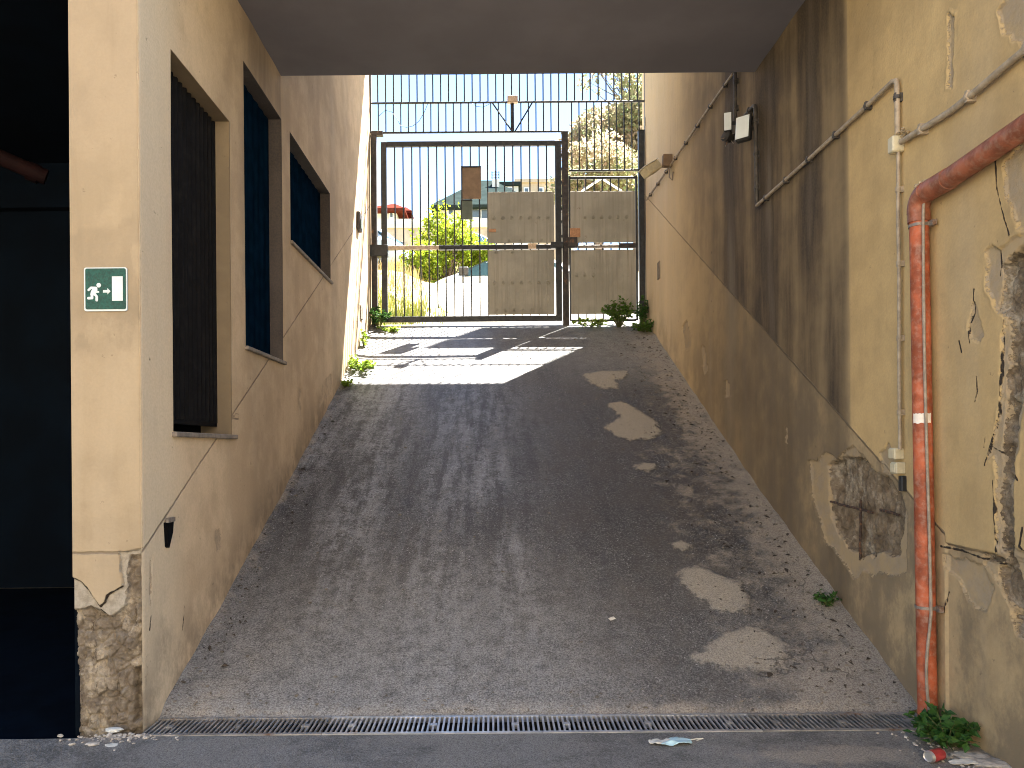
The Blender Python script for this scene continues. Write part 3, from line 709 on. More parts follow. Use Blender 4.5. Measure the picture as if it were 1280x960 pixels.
MB().prism([(c0[0], c0[1]), (XP0 - .05, c0[1]), (XP0 - .05, c1[1]), (c1[0] - .22, c1[1]), (c0[0] + .25, c1[1] + .10), (c0[0] + .10, c1[1] + .16)], lambda a, b, d: (a, d, b), 7.9, 8.4).build('tray', M['dark_unit'], t)
MB().tube([(c0[0] + .34, 8.1, c0[1]), (c0[0] + .34, 8.1, 5.2)], .008, 6).build('rod', M['dark_unit'], t)

# ------------------------------------------------------------------ building over the passage
b = thing('apartment_block', 'tall building carried over the driveway passage, its flat grey underside overhead', 'building', (0, 8, ZC))
def slab_xyz(x, y): return x, y, ZC + .006 * fbm(x, y, .9, 51) + .004 * np.sin(y * 9.0)
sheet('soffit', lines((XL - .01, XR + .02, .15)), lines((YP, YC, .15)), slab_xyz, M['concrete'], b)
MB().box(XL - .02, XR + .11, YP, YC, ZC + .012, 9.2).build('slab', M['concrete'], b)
ZU = EYE + 7.45
MB().box(-12, 12, YP + .02, YC + .02, 9.21, 13).build('upper_storeys', M['block'], b)
MB().box(-12, XL - .41, YC + .021, YE - .60, 9.21, 9.8).build('left_top', M['block'], b)
MB().box(-12, 12, YE - .55, YE, 9.21, 22).build('unseen_gate_slice', M['block'], b)  # unseen tall slice, shaped to keep the sun off the ramp
MB().box(-12, XP0 - .003, YP + .02, YE, 5.41, 9.205).build('left_storey', M['block'], b)
MB().box(-12, XP0 - .003, 9.82, YE, -.2, 5.405).build('left_base', M['block'], b)
MB().box(XR + .76, 12, 4.42, YE - .01, -.3, 9.2).build('right_wing', M['block'], b)
hB = thing('bounce_facade', 'unseen cream house added behind the viewer to bounce warm light', 'building', (0, -11, 0))
MB().box(-14, 14, -14, -11, -.2, 12).build('wall', M['added_cream_facade'], hB)  # added out of view to bounce warm sunlight into the passage
for wx in (-9, -5.5, -2, 1.5, 5, 8.5):
    for wz in (1.2, 4.6, 8.0):
        f = MB().box(wx - .6, wx + .6, -11.0005, -10.93, wz, wz + 1.7).build('window', M['white'], hB)  # window of the added, unseen house
        MB().box(wx - .5, wx + .5, -10.929, -10.92, wz + .1, wz + 1.6).build('pane', M['winglass'], f)

# ------------------------------------------------------------------ drain grates
def grate(x0, x1, dirty):
    m = MB(); zt = .004; w = .026
    m.box(x0, x1, YD0 + .006, YD0 + .006 + w, -.03, zt).box(x0, x1, YD1 - .006 - w, YD1 - .006, -.03, zt)
    n = int(round((x1 - x0) / .0285)); p = (x1 - x0) / n
    for i in range(n):
        c = x0 + (i + .5) * p
        m.box(c - .0058, c + .0058, YD0 + .006 + w - .001, YD1 - .006 - w + .001, -.010, zt - .001)
    for f in (.12, .5, .88):
        c = x0 + f * (x1 - x0); yy = (YD0 + YD1) / 2
        m.box(c - .020, c + .020, yy - .020, yy + .020, -.02, zt)
    return m.build('drain_grate', M['grate_dirty'] if dirty else M['grate'])
xs0 = on_face(676, 905, 4.45)[0]
edges = [XL + .005, xs0 - 1.24, xs0, xs0 + 1.24, XR - .03]
glab = ['dirt choked drain grate section ending at the damaged pillar foot', 'shiny slotted drain grate section left of the middle of the driveway',
        'slotted drain grate section behind the pale blue mask on the asphalt', 'dusty slotted drain grate section ending at the red drainpipe foot']
for k in range(4):
    o = grate(edges[k] + .002, edges[k + 1] - .002, k in (0, 3)); tag(o, glab[k], 'drain grate', 'drain grate sections across the driveway')

# ------------------------------------------------------------------ gate and fence
def gx(u, v=300): return on_face(u, v, YG)[0]
def gz(v, u=620): return on_face(u, v, YG)[1]
def bar_children(parent, xs, z0, z1, r, mat, y=YG, name='bar', jit=.0):
    first = None
    for i, x in enumerate(xs):
        if first is None:
            m = MB().tube([(0, 0, 0), (0, 0, (z1 - z0) * .5), (0, 0, z1 - z0)], r, 6); first = m.build(name, mat, parent, True, world=False); o = first
        else:
            o = first.copy(); COL.objects.link(o); o.parent = parent
        o.location = Vector((x, y, z0)) - base(parent); o.rotation_euler = (random.uniform(-jit, jit), random.uniform(-jit, jit), 0)
def rail(parent, x0, x1, z0, z1, mat, name='rail', d=.04, y=YG):
    return MB().cbox(x0, x1, y - d / 2, y + d / 2, z0, z1, .004).build(name, mat, parent)
# upper fence
fz = thing('bar_fence', 'tall dark bar fence filling the opening above the gate, against the sky', 'fence', (0, YG, gz(165)))
xa, xb = gx(463, 128), gx(806.5, 128)
for v, x1 in ((128, xb), (165, gx(706, 165))):
    rail(fz, xa, x1, gz(v) - .014, gz(v) + .014, M['gate'], d=.03)
rail(fz, gx(711, 215), gx(800, 215), gz(214) - .014, gz(214) + .014, M['gate'], d=.03)
bar_children(fz, np.linspace(gx(472, 110), gx(797, 110), 34), gz(128), 9.1, .0125, M['gate'], YG + .012, jit=.002)
bar_children(fz, np.linspace(gx(473, 145), gx(698, 145), 25), gz(165), gz(128), .0115, M['gate'], YG - .012, jit=.003)
bar_children(fz, np.linspace(gx(714.5, 170), gx(799, 170), 10), gz(214), gz(128), .0115, M['gate'], YG - .012, jit=.003)
MB().cbox(xa - .012, xa + .012, YG - .02, YG + .02, gz(165), 9.15, .003).build('end_post', M['gate'], fz)
MB().cbox(xb - .014, xb + .012, YG - .02, YG + .02, gz(410), 9.15, .003).build('end_post', M['gate'], fz)
MB().box(xb - .02, xb + .03, YG - .06, YG - .02, gz(160), gz(150)).build('bracket', M['gate'], fz)
# posts
pg = 'posts carrying the driveway gate'
def post(u0, u1, vt, vb, label, mat, y=YG):
    t = thing('gate_post', label, 'gate post', (gx((u0 + u1) / 2), y, gz(vb)), pg)
    MB().cbox(gx(u0), gx(u1), y - .05, y + .05, gz(vb) - .1, gz(vt), .006).build('shaft', mat, t)
    MB().cbox(gx(u0) - .008, gx(u1) + .008, y - .058, y + .058, gz(vt), gz(vt) + .012, .003).build('cap', mat, t)
    return t
t = post(464.5, 471.5, 166, 400, 'rusty gate post against the left wall, outside the gate frame', M['gate_rust'])
MB().cbox(gx(461), gx(485), YG - .07, YG + .06, gz(320), gz(306), .006).build('hinge', M['gate'], t)
MB().cbox(gx(466), gx(480), YG - .06, YG + .05, gz(169), gz(164), .004).build('hinge', M['gate_rust'], t)
t = post(703, 710.5, 167, 410, 'thick rusty gate post between the wide leaf and the narrow door', M['gate_rust'])
for v in (179, 195, 212, 229, 246, 262, 278, 296):
    MB().box(gx(701) - .001, gx(703.6), YG - .02, YG + .02, gz(v) - .02, gz(v) + .02).build('hinge_lug', M['gate'], t)
t = post(799, 806, 165, 412, 'black gate post beside the right wall, weeds at its foot', M['gate'], YG + .03)
# wide leaf
t = thing('driveway_gate', 'wide dark bar gate leaf with drab sheet panels on its right half', 'gate', (gx(590), YG, gz(402)))
x0, x1 = gx(477, 300), gx(702, 300)
zb, zt_ = gz(402), gz(177)
MB().cbox(x0, gx(484), YG - .03, YG + .03, zb, zt_, .005).build('stile', M['gate'], t)
MB().cbox(gx(694.5), x1, YG - .03, YG + .03, zb, zt_, .005).build('stile', M['gate'], t)
rail(t, gx(484) + .001, gx(694.5) - .001, gz(183), gz(176.5), M['gate'], d=.058)
rail(t, gx(484) + .001, gx(694.5) - .001, gz(402), gz(395), M['gate'], d=.058)
rail(t, gx(549), gx(694.5) - .001, gz(312), gz(306.5), M['gate'], d=.07)
rail(t, gx(484) + .001, gx(549) - .001, gz(311.5), gz(307), M['rail_pale'], 'rail_cover', d=.08)
bar_children(t, [gx(494.2 + 10.53 * i) for i in range(19)], gz(396), gz(182), .0125, M['gate'], jit=.0015)
RV = []
def rivet(P, x, y, z):
    if not RV: RV.append(MB().lathe([(.030, 0), (.027, .012), (.018, .012), (.014, .002), (.010, .012), (.001, .014)], 12, Matrix.Rotation(R(90), 4, 'X')).build('rivet', M['panel'], P, True, world=False)); o = RV[0]
    else: o = RV[0].copy(); COL.objects.link(o); o.parent = P
    o.location = Vector((x, y, z)) - base(P)
def panel(parent, u0, u1, v0, v1, rows, mat=M['panel']):
    yy = YG - .034
    P = MB().cbox(gx(u0), gx(u1), yy - .004, yy + .004, gz(v1), gz(v0), .002).build('panel', mat, parent)
    for v, us in rows:
        for u in us: rivet(P, gx(u), yy - .004, gz(v))
    return P
r7 = [617.5 + 11.2 * i for i in range(7)]
panel(t, 610, 692.5, 241, 304.5, [(273, r7), (302, [636, 650, 664, 677])])
panel(t, 610, 692.5, 313.5, 394, [(354, r7), (388, [620, 631, 642, 653, 664, 675]), (316, [620, 640])])
MB().cbox(gx(688), gx(704), YG - .09, YG - .03, gz(312), gz(304.5), .006).build('latch', M['gate'], t)
MB().box(gx(660), gx(670), YG - .05, YG - .036, gz(312), gz(305.5)).build('paper_tag', M['tag_pale'], t)
MB().box(gx(611), gx(620), YG - .047, YG - .0385, gz(291), gz(287)).build('rust_spot_plate', M['tag_orange'], t)
# narrow door
t = thing('pedestrian_gate', 'narrow gate door with two drab sheet panels beside the right wall', 'gate', (gx(754), YG, gz(402)))
MB().cbox(gx(711.2), gx(713.5), YG - .02, YG + .02, gz(402), gz(221), .003).build('stile', M['gate'], t)
MB().cbox(gx(794.5), gx(797), YG - .02, YG + .02, gz(402), gz(221), .003).build('stile', M['gate'], t)
rail(t, gx(713.5) + .001, gx(794.5) - .001, gz(225), gz(222), M['gate'], d=.036)
rail(t, gx(713.5) + .001, gx(794.5) - .001, gz(403), gz(400), M['gate'], d=.036)
bar_children(t, [gx(722.5 + 10.3 * i) for i in range(7)], gz(402), gz(222), .0125, M['gate'])
panel(t, 713, 794, 241, 305, [(273, [731, 741.5, 752, 762, 772, 783])])
panel(t, 713, 794, 314, 394, [(345, [720, 730.5, 741])])
rail(t, gx(722), gx(773), gz(311.5), gz(308), M['clamp'], 'bolt', .05, YG - .02)
rail(t, gx(774), gx(794), gz(312), gz(306), M['gate_rust'], 'bolt_cover', .05, YG - .025)
MB().cbox(gx(709), gx(721), YG - .10, YG - .04, gz(312), gz(299), .006).build('lock_case', M['gate_rust'], t)
MB().box(gx(712), gx(725), YG - .05, YG - .0395, gz(298), gz(287)).build('paper_tag', M['tag_orange'], t)
# boards, wire, beacon
def board(u0, u1, v0, v1, mat, label):
    t = thing('notice_board', label, 'board', (gx((u0 + u1) / 2), YG - .05, gz(v1)))
    MB().cbox(gx(u0), gx(u1), YG - .055, YG - .03, gz(v1), gz(v0), .003).build('sheet', mat, t)
    m = MB(); e = .018
    m.box(gx(u0) - e, gx(u0) - .001, YG - .062, YG - .025, gz(v1), gz(v0)).build('edge_strip', M['gate'], t)
    MB().box(gx(u0) - e, gx(u1), YG - .062, YG - .025, gz(v0) + .001, gz(v0) + .02).build('edge_strip', M['gate'], t)
board(578.5, 602, 210.5, 249.5, M['board_brown'], 'larger brown board wired to the gate bars, upper of the two')
board(578, 591, 252, 275, M['board_green'], 'small grey green board on the gate bars under the brown board')
t = thing('gate_beacon', 'small pale box lamp standing above the gate on a braced stalk', 'lamp', (gx(642), YG, gz(165)))
MB().cbox(gx(635.5), gx(648.5), YG - .07, YG + .03, gz(130), gz(121.5), .01).build('lamp_box', M['tag_pale'], t)
MB().tube([(gx(641), YG, gz(165)), (gx(641), YG, gz(130))], .022, 8).build('stalk', M['gate'], t)
MB().tube([(gx(641), YG - .03, gz(165)), (gx(617), YG - .03, gz(130))], .013, 6).build('brace', M['gate'], t)
MB().tube([(gx(645), YG - .03, gz(165)), (gx(667), YG - .03, gz(129))], .013, 6).build('brace', M['gate'], t)
wp = [(474, 145), (482, 138), (490, 140), (496, 148), (501, 157), (508, 159.5), (516, 158), (524, 152), (530, 142), (536, 128)]
tag(MB().tube([(gx(u, v), YG - .035, gz(v)) for u, v in wp], .0045, 5).build('loose_wire', M['gate'], None, True), 'thin loose wire looping between the fence bars left of the beacon', 'wire')
wp = [(590, 130), (596, 134), (604, 135), (612, 131)]
tag(MB().tube([(gx(u, v), YG - .035, gz(v)) for u, v in wp], .004, 5).build('loose_wire', M['gate'], None, True), 'short thin wire sagging from the fence rail beside the beacon brace', 'wire')

# ------------------------------------------------------------------ services on the right wall
def rwpt(u, v, d=.03):
    y, z = on_wall(u, v, XR - d); return Vector((XR - d, y, z))
def conduit(label, px, r, mat, clips=0, d=.03, clipmat=None, name='conduit'):
    pts = [rwpt(u, v, d) for u, v in px]
    t = thing(name, label, 'conduit', pts[-1], 'conduits on the right wall')
    q = []
    for i, p in enumerate(pts):                                # rounded bends
        if 0 < i < len(pts) - 1:
            a = (pts[i - 1] - p); c = (pts[i + 1] - p); k = min(.05, a.length * .3, c.length * .3)
            a = p + a.normalized() * k; c = p + c.normalized() * k
            q += [a, (a + p * 2 + c) / 4, c]
        else: q.append(p)
    MB().tube(q, r, 10).build('tube', mat, t, True)
    if clips:
        L = [(q[i + 1] - q[i]).length for i in range(len(q) - 1)]; tot = sum(L)
        for k in range(clips):
            s = tot * (k + .5) / clips; i = 0
            while s > L[i]: s -= L[i]; i += 1
            p = q[i].lerp(q[i + 1], s / L[i]); dr = (q[i + 1] - q[i]).normalized()
            m = MB().tube([p - dr * .011, p + dr * .011], r * 1.45, 10)
            zz = Matrix.Translation(p)
            m.box(-r, d + .004, -.012, .012, -r * 1.6, r * 1.6, zz)
            m.build('clip', clipmat or mat, t, True)
    return t
conduit('thick cream conduit rising towards the viewer from the square junction box', [(1127,177),(1150,163),(1190,138),(1225,110),(1255,84),(1330,22)], .019, M['conduit'], 3)
conduit('thin vertical conduit running down from the square junction box to the sockets', [(1123,190),(1122.5,270),(1124,360),(1124,470),(1125,562)], .011, M['conduit'], 4)
conduit('conduit that bends over the junction box and runs level under the ceiling', [(1122,170),(1121,97),(1080,136),(1010,200),(946,257)], .016, M['conduit'], 6, clipmat=M['conduit_dark'])
conduit('dark vertical conduit dropping beside the paired floodlight', [(946,255),(944,130),(930,146)], .018, M['conduit_dark'], 4, clipmat=M['conduit_dark'])
conduit('short dark conduit coming down from the ceiling edge onto the floodlight', [(919,84),(919,118),(919,152)], .016, M['conduit_dark'], 2, clipmat=M['conduit_dark'])
conduit('long pale conduit stepping down the far wall towards the gate post', [(916,92),(890,129),(860,174),(826,224),(808,250)], .014, M['conduit'], 8, clipmat=M['conduit_dark'])
p = rwpt(1121, 181, .03)
t = thing('junction_box', 'small square junction box where three conduits meet on the right wall', 'junction box', p)
MB().cbox(p.x - .042, XR + .004, p.y - .035, p.y + .035, p.z - .052, p.z + .05, .008).build('box', M['cover'], t, True)
m = MB()
for k in range(14):
    q = p + Vector((random.uniform(-.02, .03), random.uniform(-.10, .0), random.uniform(.01, .06)))
    m.lathe([(.004, -.008), (.014, 0), (.004, .009)], 6, Matrix.Translation(q))
m.build('mortar_lump', M['foam'], t)
for (u, v, s, lb) in ((1120, 567, .036, 'upper of the two cream socket covers at the foot of the thin conduit'), (1122, 585, .036, 'lower of the two cream socket covers, above the torn plaster')):
    p = rwpt(u, v, .03)
    t = thing('socket_cover', lb, 'socket', p, 'cream socket covers')
    MB().cbox(p.x - .028, XR + .004, p.y - s, p.y + s, p.z - s, p.z + s, .006).build('housing', M['cover'], t)
    MB().cbox(p.x - .034, p.x - .0275, p.y - s * .8, p.y + s * .8, p.z - s * .8, p.z + s * .8, .003).build('lid', M['cover'], t)
p = rwpt(1127, 604, .02); t = MB().cbox(p.x - .01, XR + .01, p.y - .022, p.y + .022, p.z - .05, p.z + .045, .004).build('cable_boot', M['blackplastic'])
tag(t, 'black rubber cable boot directly below the lower socket cover', 'cable boot')

# floodlights
def aim(loc, yaw, pitch): return Matrix.Translation(loc) @ Matrix.Rotation(yaw, 4, 'Z') @ Matrix.Rotation(pitch, 4, 'X')
def flood(name, label, u, v, d, w, h, dep, yaw, pitch, body, face):
    p = rwpt(u, v, d); t = thing(name, label, 'floodlight', p)
    m = aim(p, yaw, pitch)
    MB().cbox(-w / 2, w / 2, -dep / 2, dep / 2, -h / 2, h / 2, .012, m).build('housing', body, t)
    MB().cbox(-w * .44, w * .44, -dep / 2 - .008, -dep / 2 - .0005, -h * .44, h * .44, .003, m).build('lens', face, t)
    MB().tube([p + Vector((.02, 0, 0)), Vector((XR + .01, p.y, p.z))], .018, 8).build('arm', body, t)
flood('floodlight', 'square floodlight with a bright pale face below the dark conduits', 930, 161, .12, .15, .25, .07, R(-42), R(-8), M['blackplastic'], M['lamp_glass'])
flood('floodlight', 'small upright pale lamp box left of the square floodlight', 910, 154, .15, .08, .20, .09, R(-20), R(0), M['blackplastic'], M['lamp_glass'])
p = rwpt(911, 172, .14)
t = thing('spotlight', 'small black spotlight with metal fins under the pale lamp box', 'spotlight', p)
mm = aim(p, R(-60), R(80))
MB().lathe([(.03, -.05), (.045, -.03), (.05, .02), (.056, .05), (.045, .052)], 14, mm).build('housing', M['blackplastic'], t, True)
for k in range(5):
    a = k * 1.26; e = p + Vector((-.07 * math.cos(a) - .02, -.03, .085 * math.sin(a) - .02))
    MB().tube([p, e], .005, 5).build('fin', M['clamp'], t)
MB().tube([p, Vector((XR + .01, p.y, p.z + .08))], .012, 8).build('arm', M['blackplastic'], t)
p = rwpt(822, 207, .20)
t = thing('security_camera', 'sunlit tan box camera tilted down on the far right wall near the gate', 'camera', p)
mm = Matrix.Translation(p + Vector((-.06, .05, -.02))) @ Matrix.Rotation(R(35), 4, 'Z') @ Matrix.Rotation(R(-20), 4, 'X') @ Matrix.Rotation(R(-32), 4, 'Y')
MB().cbox(-.24, .14, -.07, .07, -.065, .065, .012, mm).build('housing', M['cover'], t)
MB().cbox(-.27, .15, -.078, .078, .066, .074, .002, mm).build('sunshade', M['white'], t)
MB().cbox(p.x + .07, XR + .005, p.y - .05, p.y + .05, p.z - .02, p.z + .15, .01).build('bracket', M['board_brown'], t)
MB().tube([Vector((XR - .03, p.y, p.z - .02)), Vector((XR - .05, p.y - .05, p.z - .18)), Vector((XR - .02, p.y - .10, p.z - .24)), Vector((XR - .015, p.y - .15, p.z - .14))], .008, 6).build('cable', M['cable'], t, True)

# drainpipe
pr = .052
pb = on_wall(1161, 884, XR - .07); pt_ = on_wall(1150, 262, XR - .07)
xp = XR - .068
t = thing('drainpipe', 'orange red drainpipe running down the right wall and along it towards the viewer', 'drainpipe', (xp, pb[0], 0))
yb, yt, zt2 = 4.39, 4.44, pt_[1]
MB().tube([(xp, yb, -.02), (xp, (yb + yt) / 2, 1.5), (xp, yt, zt2 - .02)], pr, 20).build('vertical_pipe', M['pipe'], t, True)
el = []
for k in range(9):
    a = k / 8 * math.pi / 2; el.append((xp - .004, yt - .09 + .09 * math.cos(a), zt2 + .09 * math.sin(a) - .01))
MB().tube([(xp, yt, zt2 - .07), (xp, yt, zt2 - .015)] + el, pr + .008, 20).build('elbow', M['pipe_dirty'], t, True)
zz = zt2 + .08
MB().tube([(xp, yt - .085, zz), (xp, yt - .30, zz)], pr + .008, 20).build('sleeve', M['pipe_dirty'], t, True)
MB().tube([(xp, yt - .301, zz), (xp + .01, 3.4, zz + .045), (xp + .004, 1.6, zz + .08)], pr + .004, 20).build('level_pipe', M['pipe_dirty'], t, True)
def lerp_y(z): return yb + (yt - yb) * min(1, max(0, z / zt2))
for v in (279, 758):
    z_ = on_wall(1155, v, XR - .07)[1]; yy = lerp_y(z_)
    c = MB().tube([(xp, yy, z_ - .008), (xp, yy, z_ + .008)], pr + .005, 20)
    c.box(xp - .01, XR + .02, yy - .052, yy - .03, z_ - .010, z_ + .010)
    c.box(xp + .03, xp + .055, yy - .085, yy - .045, z_ - .016, z_ + .016).build('clamp', M['clamp'], t, True)
z_ = on_wall(1155, 523, XR - .07)[1]; yy = lerp_y(z_)
seg = MB(); n = 16; vs = []
for k in range(n + 1):
    a = math.pi * 1.02 + k / n * math.pi * .60
    for dz in (-.028 + .003 * math.sin(k), .028 + .002 * math.cos(2 * k)): vs.append((xp + (pr + .0025) * math.cos(a), yy + (pr + .0025) * math.sin(a), z_ + dz))
seg.add(vs, [(2 * i, 2 * i + 2, 2 * i + 3, 2 * i + 1) for i in range(n)]).build('tape_label', M['tape'], t, True)
m = MB()
for k in range(60):
    a = random.uniform(0, 2 * math.pi); rr = random.uniform(0, .05)
    q = Vector((xp + rr * math.cos(a) + .02, yt - .03 + rr * math.sin(a), zt2 + .125 + random.uniform(-.015, .035) - rr * .3)); s = random.uniform(.006, .016)
    m.lathe([(s * .3, -s), (s, 0), (s * .3, s)], 6, Matrix.Translation(q) @ Matrix.Rotation(random.random() * 3, 4, 'X'))
m.build('mortar_lump', M['foam'], t)
# grey cable in front of the pipe
cp = []
for z in np.linspace(zt2 + .12, .02, 40):
    yy = lerp_y(z) - pr - .012; sway = -.012 + .006 * math.sin(z * 2.2)
    if z < .62: sway += .030 * math.sin((.62 - z) / .62 * math.pi) * -1
    if z > zt2 - .05: yy -= .012 * (z - zt2 + .05) / .17
    cp.append((xp + sway, yy, z))
tag(MB().tube(cp, .0085, 8).build('grey_cable', M['cable'], None, True), 'thin grey brown cable strapped down the front of the red drainpipe', 'cable')
# rebars in the torn plaster
def rebar(px, label):
    pts = [rwpt(u, v, -.012) for u, v in px]
    q = [pts[0].lerp(pts[1], k / 12) + Vector((random.uniform(-.003, .003), 0, random.uniform(-.003, .003))) for k in range(13)]
    tag(MB().tube(q, [.008 + .0018 * (k % 2) for k in range(13)], 7).build('rebar', M['rebar'], None, True), label, 'rebar', 'bare rebars in the torn plaster')
rebar([(1038, 627), (1091, 641)], 'longer rusty rebar lying bare across the torn plaster hole')
rebar([(1100, 637), (1124, 644)], 'shorter rusty rebar nearest the drainpipe in the torn plaster hole')
rebar([(1076, 625), (1075, 700)], 'upright rusty rebar crossing the longer one in the plaster hole')

# left wall bits
y_, z_ = on_wall(209, 664, XL)
t = thing('wall_hook', 'small dark wedge shaped metal hook on the left wall below the joint', 'hook', (XL, y_, z_))
MB().prism([(y_ - .05, z_ + .055), (y_ + .05, z_ + .075), (y_ + .035, z_ - .01), (y_ - .02, z_ - .10), (y_ - .035, z_ - .09)], lambda a, b, d: (d, a, b), XL - .015, XL + .022).build('wedge', M['dark_unit'], t)
MB().box(XL + .012, XL + .030, y_ - .05, y_ + .052, z_ + .056, z_ + .085).build('lip', M['clamp'], t)
y_, z_ = on_wall(447, 278, XL)
t = thing('intercom_box', 'small weathered box fixed to the sunny end of the left wall', 'box', (XL, y_, z_))
MB().cbox(XL - .005, XL + .05, y_ - .10, y_ + .10, z_ - .13, z_ + .14, .008).build('case', M['gate_rust'], t)
MB().cbox(XL + .05, XL + .062, y_ - .07, y_ + .07, z_ - .10, z_ + .03, .004).build('face_plate', M['board_green'], t)
y_, z_ = on_wall(451, 391, XL)
tag(MB().cbox(XL - .005, XL + .018, y_ - .10, y_ + .10, z_ - .10, z_ + .10, .004).build('cover_plate', M['sill']), 'small square plate low on the sunny end of the left wall', 'plate')
y_, z_ = on_wall(824, 338, XR)
tag(MB().cbox(XR - .015, XR + .005, y_ - .08, y_ + .08, z_ - .13, z_ + .13, .004).build('cover_plate', M['sill']), 'small upright plate low on the right wall near the gate', 'plate')

# exit sign on the pillar
sx0, sz1 = on_face(106, 335, YP); sx1, sz0 = on_face(160, 389, YP)
t = thing('exit_sign', 'green emergency exit sign with a running figure, arrow and door on the pillar', 'sign', ((sx0 + sx1) / 2, YP, sz0))
S = sx1 - sx0
def rrect(x0, x1, z0, z1, r, n=5):
    q = []
    for cx, cz, a0 in ((x1 - r, z1 - r, 0), (x0 + r, z1 - r, 90), (x0 + r, z0 + r, 180), (x1 - r, z0 + r, 270)):
        for k in range(n): a = R(a0 + 90 * k / (n - 1)); q.append((cx + r * math.cos(a), cz + r * math.sin(a)))
    return q
fn = lambda a, b, d: (a, d, b)
MB().prism(rrect(sx0, sx1, sz0, sz1, .012), fn, YP - .010, YP + .004).build('backing', M['sign_white'], t)
MB().prism(rrect(sx0 + .0085, sx1 - .006, sz0 + .010, sz1 - .006, .010), fn, YP - .0125, YP - .0101).build('green_field', M['sign_green'], t)
P = lambda a, b: (sx0 + S * (a - 190) / 655, sz1 - S * (b - 170) / 655)   # measured on the enlarged sign
sm = MB(); yf0, yf1 = YP - .0150, YP - .0126
def poly(pts): sm.prism([P(*q) for q in pts], fn, yf0, yf1)
def cap(pts, r):
    for (a, b) in zip(pts[:-1], pts[1:]):
        dx, dy = b[0] - a[0], b[1] - a[1]; L = math.hypot(dx, dy); ux, uy = dx / L, dy / L; q = []
        for s_, c in ((1, b), (-1, a)):
            for k in range(7):
                w = -math.pi / 2 + math.pi * k / 6
                q.append((c[0] + r * s_ * (ux * math.cos(w) - uy * math.sin(w)), c[1] + r * s_ * (uy * math.cos(w) + ux * math.sin(w))))
        global yf0
        yf0 -= .00005
        poly(q)
poly([(420 + 35 * math.cos(k * .3927), 443 + 35 * math.sin(k * .3927)) for k in range(16)])
yf0 -= .0001
poly([(318, 478), (395, 470), (398, 500), (385, 560), (345, 600), (290, 590), (300, 540), (318, 505)])
cap([(370, 482), (305, 480), (266, 515)], 17)
cap([(385, 500), (383, 548), (412, 545)], 15)
cap([(315, 575), (318, 637), (262, 640)], 20)
cap([(355, 575), (390, 615), (388, 672)], 19)
fig = sm.build('running_figure', M['sign_white'], t)
sm = MB(); yf0 = YP - .0150
poly([(485, 518), (552, 518), (552, 488), (600, 535), (552, 582), (552, 556), (485, 556)]); sm.build('arrow', M['sign_white'], t)
sm = MB(); poly([(622, 310), (786, 310), (786, 682), (622, 682)]); sm.build('door_symbol', M['sign_white'], t)

# ------------------------------------------------------------------ plants
def leaf(m, p, d, up, L, w):
    d = d.normalized(); s = d.cross(up)
    if s.length < 1e-3: s = d.cross(Vector((1, 0, 0)))
    s.normalize(); nrm = s.cross(d)
    m.add([p, p + d * L * .45 + s * w + nrm * L * .06, p + d * L - nrm * L * .10, p + d * L * .45 - s * w + nrm * L * .06], [(0, 1, 2, 3)])
def rnd_dir(zmin=-1):
    while True:
        v = Vector((random.uniform(-1, 1), random.uniform(-1, 1), random.uniform(zmin, 1)))
        if .05 < v.length < 1: return v.normalized()
def weed(label, X, Y, Z, r, h, stems, leaves, L, mat, name='weed', cat='weed', group='weeds along the walls', xmin=-99, xmax=99):
    t = thing(name, label, cat, (X, Y, Z), group); f = MB(); sm = MB()
    for k in range(stems):
        a = random.uniform(0, 2 * math.pi); q = random.uniform(.2, 1) ** .6
        e = Vector((X + r * q * math.cos(a), Y + r * q * math.sin(a), Z + h * random.uniform(.35, 1) * (1.15 - .6 * q)))
        e.x = min(max(e.x, xmin), xmax); b0 = Vector((X + (e.x - X) * .1, Y + (e.y - Y) * .1, Z - .02)); mid = (b0 + e) / 2 + Vector((0, 0, h * .18))
        sm.tube([b0, mid, e], [.0035, .003, .0015], 5)
        for j in range(leaves):
            s = random.uniform(.25, 1.05); p = b0.lerp(mid, s * 2) if s < .5 else mid.lerp(e, (s - .5) * 2)
            dd = rnd_dir(-.3); dd.z *= .6; l = L * random.uniform(.55, 1.2)
            p2 = p + dd * l
            if p2.x > xmax: dd.x = -abs(dd.x)
            if p2.x < xmin: dd.x = abs(dd.x)
            leaf(f, p, dd, rnd_dir(.2), l, l * random.uniform(.22, .38))
    f.build('foliage', mat, t); sm.build('stem', M['stem'], t)
weed('dense dark green weed at the foot of the red drainpipe', 2.40, 4.10, 0, .20, .20, 46, 9, .060, M['leaf_dark'], xmax=XR - .005)
cx, cy = on_ground(1043, 742); weed('small bright green weed under the torn plaster on the right', XR - .11, 5.62, float(zramp(5.62)), .10, .15, 16, 8, .045, M['leaf_dark'], xmax=XR - .005)
weed('low yellow green weed straddling the sunlight edge by the left wall', XL + .17, 10.62, float(zramp(10.62)), .26, .26, 30, 9, .065, M['leaf_sun'], xmin=XL + .01)
weed('small green weed just inside the shade by the left wall', XL + .10, 10.05, float(zramp(10.05)), .13, .14, 16, 8, .055, M['leaf_sun'], xmin=XL + .01)
weed('thin pale weed climbing the sunny left wall foot', XL + .07, 11.6, float(zramp(11.6)), .12, .40, 12, 7, .06, M['leaf_sun'], xmin=XL + .01)
weed('leafy green weed wrapped round the left gate post foot', gx(474), YG - .16, ZG - .05, .22, .42, 30, 9, .075, M['leaf_dark'], xmin=XL + .01)
weed('low creeping weed on the ground in front of the left gate post', gx(488), YG - .30, ZG - .14, .20, .10, 20, 8, .055, M['leaf_sun'])
weed('bushy green weed growing up the narrow gate door', gx(771), YG - .17, ZG - .05, .33, .52, 60, 10, .07, M['leaf_mid'])
